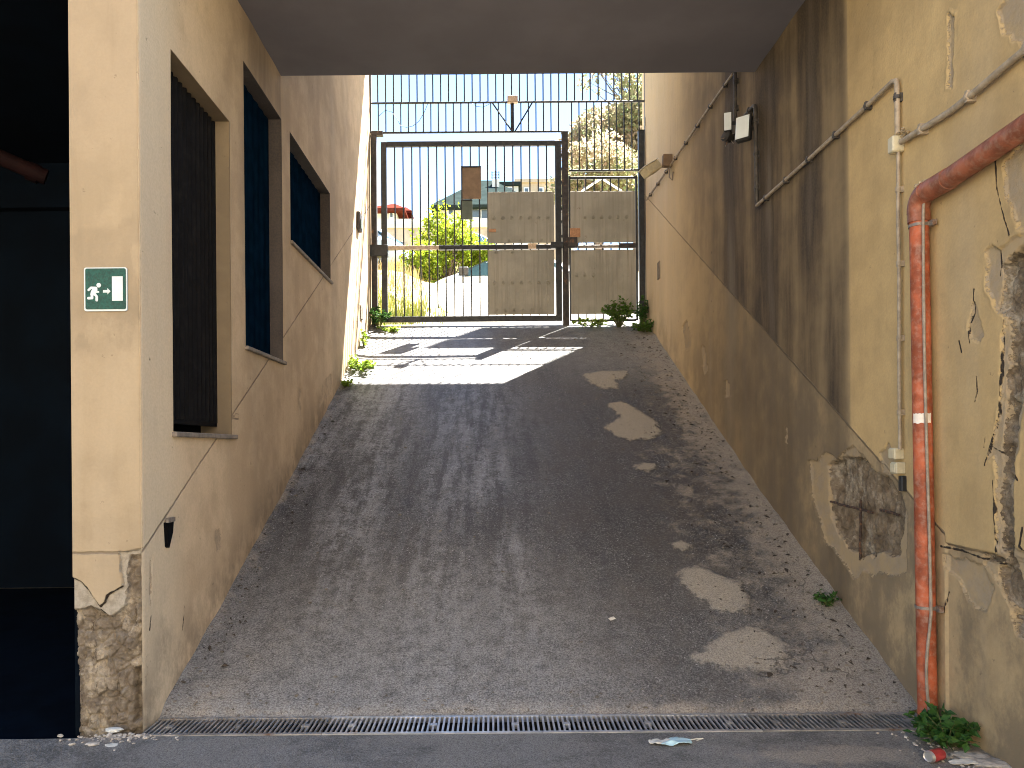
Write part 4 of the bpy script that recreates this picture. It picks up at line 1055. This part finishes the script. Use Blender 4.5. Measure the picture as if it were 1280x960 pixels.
weed('dark tall weed in the corner against the right gate post', gx(801), YG - .18, ZG - .05, .14, .62, 36, 9, .07, M['leaf_dark'], xmax=XR - .01)
weed('rounded green weed at the corner of right wall and gate', gx(800), YG - .45, ZG - .22, .24, .26, 46, 10, .06, M['leaf_mid'], xmax=XR - .01)
weed('yellowish creeping weed in front of the narrow gate door', gx(735), YG - .12, ZG - .05, .40, .12, 36, 9, .06, M['leaf_sun'])

def shrub(label, X, Y, Z, rx, rz, n, L, mat, name='shrub', cat='shrub', group='shrubs on the bank beyond the gate', k=30):
    t = thing(name, label, cat, (X, Y, Z), group); f = MB(); sm = MB()
    cl = []
    for _ in range(k):
        a = random.uniform(0, 6.28); q = random.random() ** .5
        c = Vector((X + rx * q * math.cos(a) * .85, Y + rx * q * math.sin(a) * .7, Z + rz * random.choice([random.uniform(.2, 1.6), random.uniform(.9, 2.15)]) * (1.1 - .35 * q)))
        cl.append((c, random.uniform(.12, .34) * rx)); sm.tube([(X, Y, Z - .1), ((X + c.x) / 2 + random.uniform(-.1, .1), (Y + c.y) / 2, (Z + c.z) / 2), c], [.03, .02, .006], 5)
    for c, cr in cl:
        for _ in range(n // k):
            d = rnd_dir(); p = c + Vector((d.x, d.y, d.z * 1.5)) * cr * random.uniform(.1, 1.5)
            leaf(f, p, (d + rnd_dir() * .9), rnd_dir(), L * random.uniform(.5, 1.3), L * random.uniform(.22, .40))
    f.build('foliage', mat, t); sm.build('stem', M['bark'], t); return t
def far(u, v, Y): a, z = on_face(u, v, Y); return a, z
for (u, v0, v1, w, Y, n, lb) in ((557, 246, 350, 35, 25.5, 5600, 'tallest bright yellow green shrub, beside the brown board'), (527, 290, 354, 26, 24.6, 3000, 'mid height yellow green shrub left of the tallest one'),
        (600, 282, 345, 26, 26.2, 4200, 'bright shrub seen just left of the gate panels'), (507, 312, 350, 12, 25.2, 700, 'small pale green shrub near the blue van'), (588, 330, 346, 22, 24.2, 700, 'low green shrub directly behind the white car roof')):
    X, zt0 = far(u, v0, Y); _, zb0 = far(u, v1, Y)
    shrub(lb, X, Y, zb0 - .3, w / F * Y, (zt0 - zb0) / 2, int(n * .75), .13, M['leaf_bush'])

def tree(label, X, Y, Z, cx, cz, rx, rz, n, L, mats, nl=34, bare=0):
    t = thing('tree', label, 'tree', (X, Y, Z), 'trees beyond the gate'); tr = MB(); f = [MB() for _ in mats]
    top = Vector((X + (cx - X) * .5, Y, Z + (cz - Z) * .75))
    trunk = [Vector((X, Y, Z - .3)), Vector((X + .1, Y, (Z + top.z) / 2)), top]
    tr.tube(trunk, [.26, .20, .13], 9)
    cl = []
    for k in range(nl):
        d = rnd_dir(-.7); q = random.uniform(.25, 1)
        c = Vector((cx + d.x * rx * q, Y + d.y * rx * q, cz + d.z * rz * q)); s = trunk[1].lerp(top, random.random()); mid = (s + c) / 2 + rnd_dir() * .25 * rx * .4
        cl.append(c); tr.tube([s, mid, c], [.07, .04, .012], 5)
        for _ in range(3):
            e = c + rnd_dir(-.2) * rx * .22; tr.tube([c, (c + e) / 2 + rnd_dir() * .05, e], [.014, .009, .004], 4)
    for k in range(bare):
        d = rnd_dir(.2); c = Vector((cx - abs(d.x) * rx * .7 + random.uniform(-.2, .6), Y + d.y * rx * .5, cz + rz * random.uniform(.95, 1.55)))
        s = Vector((cx + .3, Y, cz + rz * .5)); mid = (s + c) / 2 + rnd_dir() * .2
        tr.tube([s, mid, c], [.045, .025, .008], 5)
        for _ in range(4):
            e = c + rnd_dir(-.3) * random.uniform(.3, .6); tr.tube([c, e], [.01, .004], 4)
            for _ in range(9): leaf(f[0], e + rnd_dir() * .14, rnd_dir(), rnd_dir(), L, L * .3)
    for i, c in enumerate(cl):
        cr = random.uniform(.20, .36) * rx; m = f[i % len(mats)]
        for _ in range(n // nl):
            d = rnd_dir(); p = c + d * cr * random.uniform(.2, 1.15) ** .8
            leaf(m, p, d + rnd_dir(), rnd_dir(), L * random.uniform(.6, 1.3), L * random.uniform(.22, .4))
    for m, mt in zip(f, mats): m.build('crown', mt, t)
    tr.build('trunk', M['bark'], t, True)
X, zc_ = far(782, 178, 34); 
tree('tall olive and rust coloured tree with twiggy top, above the narrow gate door', X + .4, 34, float(zlot(34)), X + .1, zc_ - .4, 3.1, 3.0, 30000, .22, [M['leaf_tree'], M['leaf_tree2'], M['leaf_tree']], 40, 14)
X, zc_ = far(745, 222, 30)
tree('lower pale green tree in front of the rust coloured one', X, 30, float(zlot(30)), X, zc_, 1.9, 1.2, 7000, .18, [M['leaf_tree'], M['leaf_tree2']], 22)
X, zc_ = far(830, 150, 36)
tree('broad olive tree half hidden behind the right wall', X + .6, 36, float(zlot(36)), X + .4, zc_, 2.8, 3.4, 6000, .22, [M['leaf_tree'], M['leaf_tree2']], 30)

# grasses: uncountable
def blades(name, pts, h, w, mat, lean=.35):
    m = MB()
    for (x, y, z) in pts:
        a = random.uniform(0, 6.28); hh = h * random.uniform(.4, 1.2); l = hh * random.uniform(0, lean); ww = w * random.uniform(.6, 1.3)
        dx, dy = math.cos(a), math.sin(a)
        m.add([(x - dy * ww, y + dx * ww, z - .02), (x + dy * ww, y - dx * ww, z - .02), (x + dx * l * .4 + dy * ww * .6, y + dy * l * .4 - dx * ww * .6, z + hh * .6), (x + dx * l, y + dy * l, z + hh)], [(0, 1, 2, 3)])
    return tag(m.build(name, mat), kind='stuff')
def lotz(x, y): return float(lot_xyz(np.array([x]), np.array([y]))[2][0])
pts = []
while len(pts) < 3600:
    y = random.uniform(15.0, 26.5); xm = -1.5 - .035 * (y - 14) + .55 * (fbm(np.array([1.0]), np.array([y]), .9, 77)[0])
    if y > 22.6: xm = 4
    x = random.uniform(-4.6 if y < 22 else -6, xm)
    pts.append((x, y, lotz(x, y)))
blades('dry_grass', pts, .30, .010, M['straw'])
pts = []
while len(pts) < 2200:
    y = YG + .1 + abs(random.gauss(0, 1.0)); x = random.uniform(-2.6, -1.15 - .1 * random.random()) if random.random() < .93 else random.uniform(-1.2, -.8)
    pts.append((x, y, lotz(x, y)))
blades('green_grass', pts, .17, .008, M['grass'])
# loose chips on the ramp and at its edges
m = MB(); k = 0
while k < 1500:
    u = random.random()
    if u < .55: x = XR - abs(random.gauss(0, .42)) - .02; y = random.uniform(YD1 + .05, 12.4)
    elif u < .70: x = XL + abs(random.gauss(0, .10)) + .015; y = random.uniform(YD1, 12)
    elif u < .80: x = random.uniform(XL, XR); y = YD1 + abs(random.gauss(0, .12)) + .02
    else: x = random.uniform(XL + .1, XR - .1); y = random.uniform(YD1, 12)
    if not (XL + .01 < x < XR - .01) or y < YD1 + .01: continue
    s = random.choice([.004, .005, .006, .007, .009, .012]) * random.uniform(.7, 1.2)
    z = float(ramp_xyz(np.array([x]), np.array([y]))[2][0])
    mt = Matrix.Translation((x, y, z + s * .25)) @ Matrix.Rotation(random.random() * 6, 4, 'Z') @ Matrix.Rotation(random.uniform(-.5, .5), 4, 'X') @ Matrix.Diagonal((1.4, 1, .7, 1))
    m.lathe([(s * .5, -s * .7), (s, -s * .1), (s * .8, s * .45), (s * .3, s * .8)], 5, mt); k += 1
tag(m.build('gravel', M['pebble']), kind='stuff')
m = MB(); k = 0
while k < 520:
    if random.random() < .82: x = XR - .03 - abs(random.gauss(0, .38)); y = 4.8 + 7.2 * random.random() ** 1.1
    else: x = XL + .03 + abs(random.gauss(0, .16)); y = random.uniform(4.8, 9.5)
    if not (XL + .02 < x < XR - .02): continue
    z = float(ramp_xyz(np.array([x]), np.array([y]))[2][0]); a = random.random() * 6.28; L = random.choice([.008, .011, .014, .018, .028]) * random.uniform(.7, 1.3); q = L * random.uniform(.25, .6); u = random.uniform(.002, .010)
    ca, sa = math.cos(a), math.sin(a); sl = .40
    P4 = [(-L, 0, 0), (-L * .2, q, u), (L, q * .2, 0), (L * .1, -q, u * 1.4)]
    m.add([(x + px * ca - py * sa, y + px * sa + py * ca, z + .003 + pz + sl * (px * sa + py * ca)) for px, py, pz in P4], [(0, 1, 2, 3)]); k += 1
tag(m.build('fallen_leaves', M['litter']), kind='stuff')
m = MB()
for k in range(260):
    if k < 130: x = -2.12 + random.gauss(0, .14); y = 4.34 - abs(random.gauss(0, .06))
    else: x = 2.42 - abs(random.gauss(0, .12)); y = random.uniform(3.5, 4.3)
    if x > XR - .01: continue
    s = random.choice([.004, .006, .008, .011]) * random.uniform(.7, 1.3); z = float(zcourt(np.array([x]), np.array([y]))[0])
    mt = Matrix.Translation((x, y, z + s * .3)) @ Matrix.Rotation(random.random() * 6, 4, 'Z') @ Matrix.Rotation(random.uniform(-.5, .5), 4, 'X') @ Matrix.Diagonal((1.4, 1, .7, 1))
    m.lathe([(s * .5, -s * .7), (s, -s * .1), (s * .8, s * .45), (s * .3, s * .8)], 5, mt)
tag(m.build('rubble', M['stone']), kind='stuff')

# ------------------------------------------------------------------ litter
def chunk(label, X, Y, Z, s, mat, name='plaster_chunk', cat='rubble piece', group='plaster chunks on the ground', flat=.5):
    m = MB(); n = 7; prof = [(.35, -.4), (.9, -.25), (1, .1), (.75, .42), (.25, .5)]; vs = []; fs = []
    for i, (r_, h) in enumerate(prof):
        for k in range(n):
            w = 2 * math.pi * k / n; q = r_ * random.uniform(.8, 1.2); vs.append((X + s * q * math.cos(w) * 1.25, Y + s * q * math.sin(w) * .8, Z + s * flat * (h + .42 + random.uniform(-.07, .07))))
    for i in range(len(prof) - 1):
        for k in range(n): q = (k + 1) % n; fs.append((i * n + k, i * n + q, i * n + n + q, i * n + n + k))
    fs += [tuple(range(n - 1, -1, -1)), tuple(range((len(prof) - 1) * n, len(prof) * n))]
    tag(m.add(vs, fs).build(name, mat), label, cat, group)
x, y = on_ground(142, 914); chunk('largest pale plaster chunk at the foot of the damaged pillar', x, y - .0, float(zcourt(np.array([x]), np.array([y]))[0]), .042, M['paper'])
x, y = on_ground(116, 930); chunk('flat grey plaster chunk lying left of the largest one', x, y, float(zcourt(np.array([x]), np.array([y]))[0]), .03, M['stone'])
x, y = on_ground(140, 931); chunk('flat pale flake in front of the largest plaster chunk', x, y, float(zcourt(np.array([x]), np.array([y]))[0]) - .004, .035, M['paper'], flat=.2)
x, y = on_ground(1215, 946); chunk('broken pale slab by the right wall, beside the dense weed', x, y, -.005, .075, M['stone'], flat=.25)
x, y = on_ground(1240, 955); chunk('broken pale slab nearest the picture edge under the right wall', x, y, -.005, .08, M['stone'], flat=.25)
# crumpled face mask
x, y = on_ground(838, 930)
def crumple(X, Y, w, d, seed, hgt):
    A = lines((-1, 1, .12)); B = lines((-1, 1, .2))
    def fn_(a, b):
        q = 1 - .45 * np.abs(a) ** 2
        return X + w * a + .01 * fbm(a, b, 2, seed), Y + d * b * q + .02 * a * w * 6 + .012 * fbm(a, b, 2.2, seed + 3), .006 + hgt * (.35 + fbm(a, b, 1.6, seed + 1)) * (1 - .35 * a * a) + 0 * a
    return A, B, fn_
t = thing('face_mask', 'crumpled pale blue face mask lying on the asphalt before the grate', 'face mask', (x, y, 0))
A, B, f_ = crumple(x + .03, y, .085, .045, 61, .035); o = sheet('cloth', A, B, f_, M['mask'], t); o.modifiers.new('thick', 'SOLIDIFY').thickness = .002
A, B, f_ = crumple(x - .055, y + .005, .06, .035, 71, .03); o = sheet('lining', A, B, f_, M['paper'], t); o.modifiers.new('thick', 'SOLIDIFY').thickness = .002
MB().tube([(x + .10, y + .02, .012), (x + .15, y + .045, .010), (x + .19, y + .055, .008), (x + .15, y + .03, .007)], .003, 5).build('ear_loop', M['paper'], t, True)
x, y = on_ground(765, 776); tag(MB().box(-.022, .022, -.014, .014, .004, .007, Matrix.Translation((x, y, float(zramp(y)) + .012)) @ Matrix.Rotation(R(24), 4, 'X') @ Matrix.Rotation(.5, 4, 'Z')).build('paper_scrap', M['paper']), 'tiny pale paper scrap alone in the middle of the ramp', 'paper scrap')
x, y = on_ground(1206, 953); 
A, B, f_ = crumple(x - .02, y - .02, .07, .03, 81, .02); o = sheet('torn_wrapper', A, B, f_, M['paper']); o.modifiers.new('thick', 'SOLIDIFY').thickness = .002; tag(o, 'flat torn whitish wrapper beside the red can at the lower right', 'wrapper')
# can
x, y = on_ground(1168, 952)
t = thing('crushed_can', 'dented faded red can lying under the dense weed at the lower right', 'can', (x, y, 0))
mm = Matrix.Translation((x, y, .031)) @ Matrix.Rotation(R(-65), 4, 'Z') @ Matrix.Rotation(R(90), 4, 'X') @ Matrix.Diagonal((1, .92, 1, 1))
MB().lathe([(.029, -.05), (.0325, -.042), (.031, -.012), (.0325, .01), (.0325, .032)], 18, mm).build('body', M['can_red'], t, True)
MB().lathe([(.0325, .0325), (.027, .046), (.026, .049), (.023, .044)], 18, mm).build('lid', M['can_metal'], t, True)
MB().lathe([(.024, -.046), (.028, -.056), (.029, -.0505)], 18, mm).build('base', M['can_metal'], t, True)

# ------------------------------------------------------------------ cars beyond the gate
def car(label, X, Y, Z, yaw, paintm, L=4.2, Wd=1.74, Ht=1.46, van=False):
    t = thing('parked_car', label, 'car', (X, Y, Z), 'cars parked beyond the gate'); t.rotation_euler = (0, 0, yaw)
    # stations along x (front at -L/2): (x, deck height, belt height, roof flag)
    st = [(-.50, .42, .42), (-.492, .66, .60), (-.465, .80, .72), (-.41, .90, .82), (-.34, .99, .86), (-.28, 1.11, .86), (-.19, 1.28, .86), (-.11, 1.39, .86), (.0, Ht, .86), (.14, Ht, .87), (.27, Ht - .05, .99), (.37, Ht - .20, 1.0), (.44, 1.06, 1.0), (.485, .90, .86), (.50, .5, .5)]
    if van: st = [(-.50, .45, .45), (-.485, .80, .70), (-.44, .98, .90), (-.38, 1.10, 1.02), (-.30, 1.40, 1.06), (-.22, 1.70, 1.08), (-.14, Ht, 1.1), (.1, Ht, 1.1), (.35, Ht, 1.1), (.45, Ht - .06, 1.1), (.485, 1.3, 1.1), (.50, .6, .6)]
    vs = []; n = 12; h = Wd / 2
    for (f, zt1, zbelt) in st:
        k = 1 - .18 * (abs(f) / .5) ** 6; top = h * (.62 if zt1 > zbelt + .15 else .86); zt1m = max(zt1, zbelt + .001)
        half = [(0, zt1m + .02), (top * .8, zt1m + .005), (top, zt1m - .04), (h * .985, zbelt), (h, zbelt - .14), (h * .97, .35), (h * .88, .22)]
        ring = [(a * k, b) for a, b in half] + [(-a * k, b) for a, b in half[:0:-1]]
        vs += [(f * L, a, b) for a, b in ring]
    n = 13; m = MB(); fs = []
    for i in range(len(st) - 1):
        for q in range(n): w = (q + 1) % n; fs.append((i * n + q, i * n + w, i * n + n + w, i * n + n + q))
    fs += [tuple(range(n)), tuple(range((len(st) - 1) * n, len(st) * n))]
    m.add(vs, fs); body = m.build('body', paintm, t, True, world=False)
    def side(s, pts, name='side_window'):                      # (x fraction, height) on the sloping cabin side
        q = MB(); P = []
        for d in (.004, -.02):
            for f, z in pts:
                u = (z - .86) / max(.05, Ht - .04 - .86) if not van else (z - 1.1) / (Ht - 1.14)
                yv = h * .985 + (h * .62 - h * .985) * u + d + .012; P.append((f * L, s * yv, z))
        k = len(pts); q.add(P, [tuple(range(k)), tuple(range(2 * k - 1, k - 1, -1))] + [(i, (i + 1) % k, k + (i + 1) % k, k + i) for i in range(k)])
        q.build(name, M['glass'], t, world=False)
    for s in (-1, 1):
        if van:
            side(s, [(-.28, 1.14), (-.17, 1.14), (-.17, Ht - .2), (-.22, Ht - .28)]); side(s, [(-.15, 1.14), (.08, 1.14), (.08, Ht - .2), (-.15, Ht - .2)]); side(s, [(.10, 1.14), (.42, 1.14), (.42, Ht - .2), (.10, Ht - .2)])
        else:
            side(s, [(-.325, .90), (-.01, .89), (-.01, Ht - .09), (-.07, Ht - .10), (-.17, Ht - .20)]); side(s, [(.01, .89), (.235, .90), (.235, Ht - .13), (.01, Ht - .09)]); side(s, [(.25, 1.01), (.36, 1.03), (.31, Ht - .22), (.25, Ht - .14)])
        MB().cbox(-.315 * L, -.255 * L, s * h * .93 - .1 if s < 0 else s * h * .93 - .02, s * h * .93 + .02 if s < 0 else s * h * .93 + .1, (.90 if not van else 1.15), (1.12 if not van else 1.4), .02).build('mirror', M['blackplastic'], t, world=False)
        MB().cbox(-.487 * L, -.43 * L, s * h * .62 - .14, s * h * .62 + .14, .60, .70, .02).build('headlight', M['lamp_glass'], t, world=False)
        MB().cbox(.455 * L, .492 * L, s * h * .70 - .1, s * h * .70 + .1, .72, .90, .02).build('tail_light', M['can_red'], t, world=False)
        for fx in (-.31, .31):
            mt = Matrix.Translation((fx * L, s * (h - .09), .31)) @ Matrix.Rotation(R(90), 4, 'X')
            wl = MB().lathe([(.20, -.10), (.30, -.10), (.315, -.07), (.315, .07), (.30, .10), (.20, .10)], 22, mt).build('wheel', M['tyre'], t, True, world=False)
            MB().lathe([(.02, -.104), (.06, -.108), (.10, -.09), (.19, -.102), (.20, -.09), (.20, .09), (.19, .102), (.10, .09), (.06, .108), (.02, .104)], 22, mt).build('rim', M['rim'], wl, True, world=False)
    a, b_ = ((-.325, .99), (-.14, 1.35)) if not van else ((-.36, 1.15), (-.19, 1.76))
    MB().add([(a[0] * L - .012, -h * .72, a[1] + .04), (a[0] * L - .012, h * .72, a[1] + .04), (b_[0] * L - .012, h * .55, b_[1] + .02), (b_[0] * L - .012, -h * .55, b_[1] + .02),
              (a[0] * L + .05, -h * .72, a[1]), (a[0] * L + .05, h * .72, a[1]), (b_[0] * L + .05, h * .55, b_[1] - .05), (b_[0] * L + .05, -h * .55, b_[1] - .05)],
             [(0, 1, 2, 3), (7, 6, 5, 4), (0, 4, 5, 1), (2, 6, 7, 3), (1, 5, 6, 2), (0, 3, 7, 4)]).build('windscreen', M['glass'], t, world=False)
    MB().cbox(-.515 * L, -.47 * L, -h * .8, h * .8, .30, .46, .03).build('bumper', M['blackplastic'] if paintm != M['carwhite'] else paintm, t, world=False)
    MB().cbox(-.52 * L, -.515 * L, -.26, .26, .40, .50, .002).build('number_plate', M['white'], t, world=False)
    return t
X, z0 = far(547, 393, 20.6)
car('white car parked side on behind the gate bars, half hidden by the panels', X + 1.92, 20.6, EYE + (V0 - 395) / F * 20.6, 0, M['carwhite'], 4.15, 1.72, 1.46)
X, z0 = far(496, 300, 30); car('pale blue van on the bank beyond, at the left edge of the gate', X - 1.35, 29.5, float(zlot(29.5)) + .35, R(155), M['carblue'], 4.4, 1.8, 1.9, True)
X, z0 = far(566, 300, 30); car('silver blue car behind the yellow green shrubs on the bank', X + .6, 30.0, float(zlot(30)) + .55, R(62), M['carsilver'], 4.1, 1.72, 1.5)

# ------------------------------------------------------------------ far houses and walls
def house(label, u0, u1, vt, vb, Y, dep, wall, roofm, hip=0, vr=None, wins=(), name='house'):
    x0, z1 = far(u0, vt, Y); x1, _ = far(u1, vt, Y); zb = float(zlot(Y)) - 1
    t = thing(name, label, 'house', ((x0 + x1) / 2, Y, zb))
    MB().box(x0, x1, Y, Y + dep, zb, z1).build('wall', wall, t)
    e = .7 if hip else .25
    if hip:
        _, zr = far(u0, vr, Y + dep / 2); w = (x1 - x0); cy = Y + dep / 2; k = min(w, dep) * .42
        r = MB().add([(x0 - e, Y - e, z1 - .02), (x1 + e, Y - e, z1 - .02), (x1 + e, Y + dep + e, z1 - .02), (x0 - e, Y + dep + e, z1 - .02), (x0 + k, cy, zr), (x1 - k, cy, zr)], [(0, 1, 5, 4), (1, 2, 5), (2, 3, 4, 5), (3, 0, 4), (3, 2, 1, 0)])
        r.box(x0 - e, x1 + e, Y - e, Y + dep + e, z1 - .25, z1 - .021)
    else:
        r = MB().box(x0 - e, x1 + e, Y - e, Y + dep + e, z1, z1 + .35)
    r.build('roof', roofm, t)
    for (a, b_, c, d) in wins:
        wx0, wz1 = far(a, c, Y); wx1, wz0 = far(b_, d, Y)
        f = MB().box(wx0 - .12, wx1 + .12, Y - .10, Y - .001, wz0 - .12, wz1 + .12).build('window', M['white'], t)
        MB().box(wx0, wx1, Y - .14, Y - .101, wz0, wz1).build('pane', M['winglass'], f)
    return t
hA = house('white villa with a low grey green hipped roof, behind the brown board', 550, 665, 259, 300, 62, 12, M['houseA'], M['roofgrey'], 1, 226, ((561, 566, 262, 268), (590, 599, 253+10, 272), (602, 609, 255+8, 275), (622, 630, 262, 275)))
x0, zc0 = far(615, 240, 66); x1, zc1 = far(624, 224, 66)
MB().box(x0, x1, 66, 67.2, zc0 - 2.5, zc1).build('chimney', M['houseA'], hA)
xm = (x0 + x1) / 2
an = MB().tube([(xm, 66.5, zc1), (xm, 66.5, zc1 + .9)], .05, 6)
for dz in (.3, .55, .8): an.tube([(xm - .35, 66.5, zc1 + dz), (xm + .35, 66.5, zc1 + dz)], .04, 5)
for dx in (-.3, .3): an.tube([(xm + dx, 66.5, zc1 + .2), (xm + dx, 66.5, zc1 + .85)], .04, 5)
an.build('chimney_cage', M['gate'], hA)
house('white upper house with a flat grey green roof right of the chimney', 601, 648, 233, 262, 72, 9, M['houseA'], M['roofgrey'], 0, None, ((610, 618, 238, 246), (628, 640, 236, 240)))
house('beige block house with a small roof hut, above the gate panels', 646, 700, 229, 262, 80, 10, M['houseB'], M['houseB'], 0, None, ((656, 660, 236, 240), (674, 678, 236, 240)))
house('pale pinkish house with a tiled roof beside the centre post', 676, 716, 231, 262, 90, 10, M['houseA'], M['rooftile'], 1, 225, ((684, 690, 238, 244),))
house('small white house with a red roof at the left edge of the gate', 470, 496, 263, 290, 60, 9, M['houseA'], M['rooftile'], 1, 255, ((488, 491, 266, 272),))
house('red walled house peeping out right of the small white one', 496, 505, 266, 290, 66, 8, M['houseC'], M['rooftile'], 1, 259, ((499, 501, 268, 273),))
x0, z1 = far(486, 273, 46); x1, _ = far(640, 273, 46)
t = thing('retaining_wall', 'long pale stone retaining wall with a coping, beyond the shrubs', 'wall', ((x0 + x1) / 2, 46, 8))
MB().box(x0 - 4, x1, 46, 46.6, 7, z1 - .6).build('wall_face', M['parapet'], t)
MB().box(x0 - 4, x1, 45.9, 46.7, z1 - .599, z1 - .35).build('coping', M['houseA'], t)
MB().box(x0 - 4, x1, 46.1, 46.5, z1 - .349, z1).build('parapet', M['houseA'], t)
tX, tz = far(752, 237, 24)
t = thing('pole_frame', 'white peaked pole frame standing just behind the narrow gate door', 'frame', (tX, 24, float(zlot(24))))
zt3 = far(752, 223, 24)[1]
MB().tube([(tX - .62, 24, tz - .05), (tX, 24, zt3)], .035, 8).build('rafter', M['white'], t, True)
MB().tube([(tX + .62, 24, tz - .05), (tX, 24, zt3)], .035, 8).build('rafter', M['white'], t, True)
for s in (-.62, .62): MB().tube([(tX + s, 24, float(zlot(24)) - .1), (tX + s, 24, tz - .05)], .03, 8).build('leg', M['white'], t, True)

# ------------------------------------------------------------------ light, sky, camera
SD = Vector((.36, .413, 1.0)).normalized()
el_ = math.asin(SD.z); az = math.atan2(SD.x, SD.y)
w = bpy.data.worlds.new('World'); SC.world = w; w.use_nodes = True
nt = w.node_tree; nt.nodes.clear()
sky = nt.nodes.new('ShaderNodeTexSky'); sky.sky_type = 'NISHITA'; sky.sun_disc = False
sky.sun_elevation = el_; sky.sun_rotation = az; sky.air_density = 1.0; sky.dust_density = .05; sky.ozone_density = 2.2; sky.altitude = 50
bg = nt.nodes.new('ShaderNodeBackground'); bg.inputs['Strength'].default_value = .035
ow = nt.nodes.new('ShaderNodeOutputWorld'); nt.links.new(sky.outputs[0], bg.inputs[0]); nt.links.new(bg.outputs[0], ow.inputs[0])
sl = bpy.data.lights.new('sun', 'SUN'); sl.energy = 3.8; sl.angle = R(.5); sl.color = (1, .955, .88)
so_ = bpy.data.objects.new('sun', sl); COL.objects.link(so_); so_.rotation_euler = SD.to_track_quat('Z', 'Y').to_euler(); so_.location = (10, 12, 40)
cd = bpy.data.cameras.new('camera'); cam = bpy.data.objects.new('camera', cd); COL.objects.link(cam); SC.camera = cam
cd.sensor_fit = 'HORIZONTAL'; cd.sensor_width = 36; cd.lens = F / 1280 * 36
cd.shift_x = (640 - U0) / 1280; cd.shift_y = (V0 - 480) / 1280; cd.clip_start = .05; cd.clip_end = 2000
cam.matrix_world = Matrix.Translation((0, 0, EYE)) @ Matrix.Rotation(R(90), 4, 'X') @ Matrix.Rotation(-ROLL, 4, 'Z')
SC.view_settings.view_transform = 'Standard'; SC.view_settings.look = 'None'; SC.view_settings.gamma = 1; SC.view_settings.use_curve_mapping = False
SC.view_settings.exposure = 3.8
SC.cycles.max_bounces = 10; SC.cycles.diffuse_bounces = 6; SC.cycles.glossy_bounces = 4
SC.cycles.use_denoising = True; SC.cycles.filter_width = 1.0
SC.cycles.sample_clamp_indirect = 8
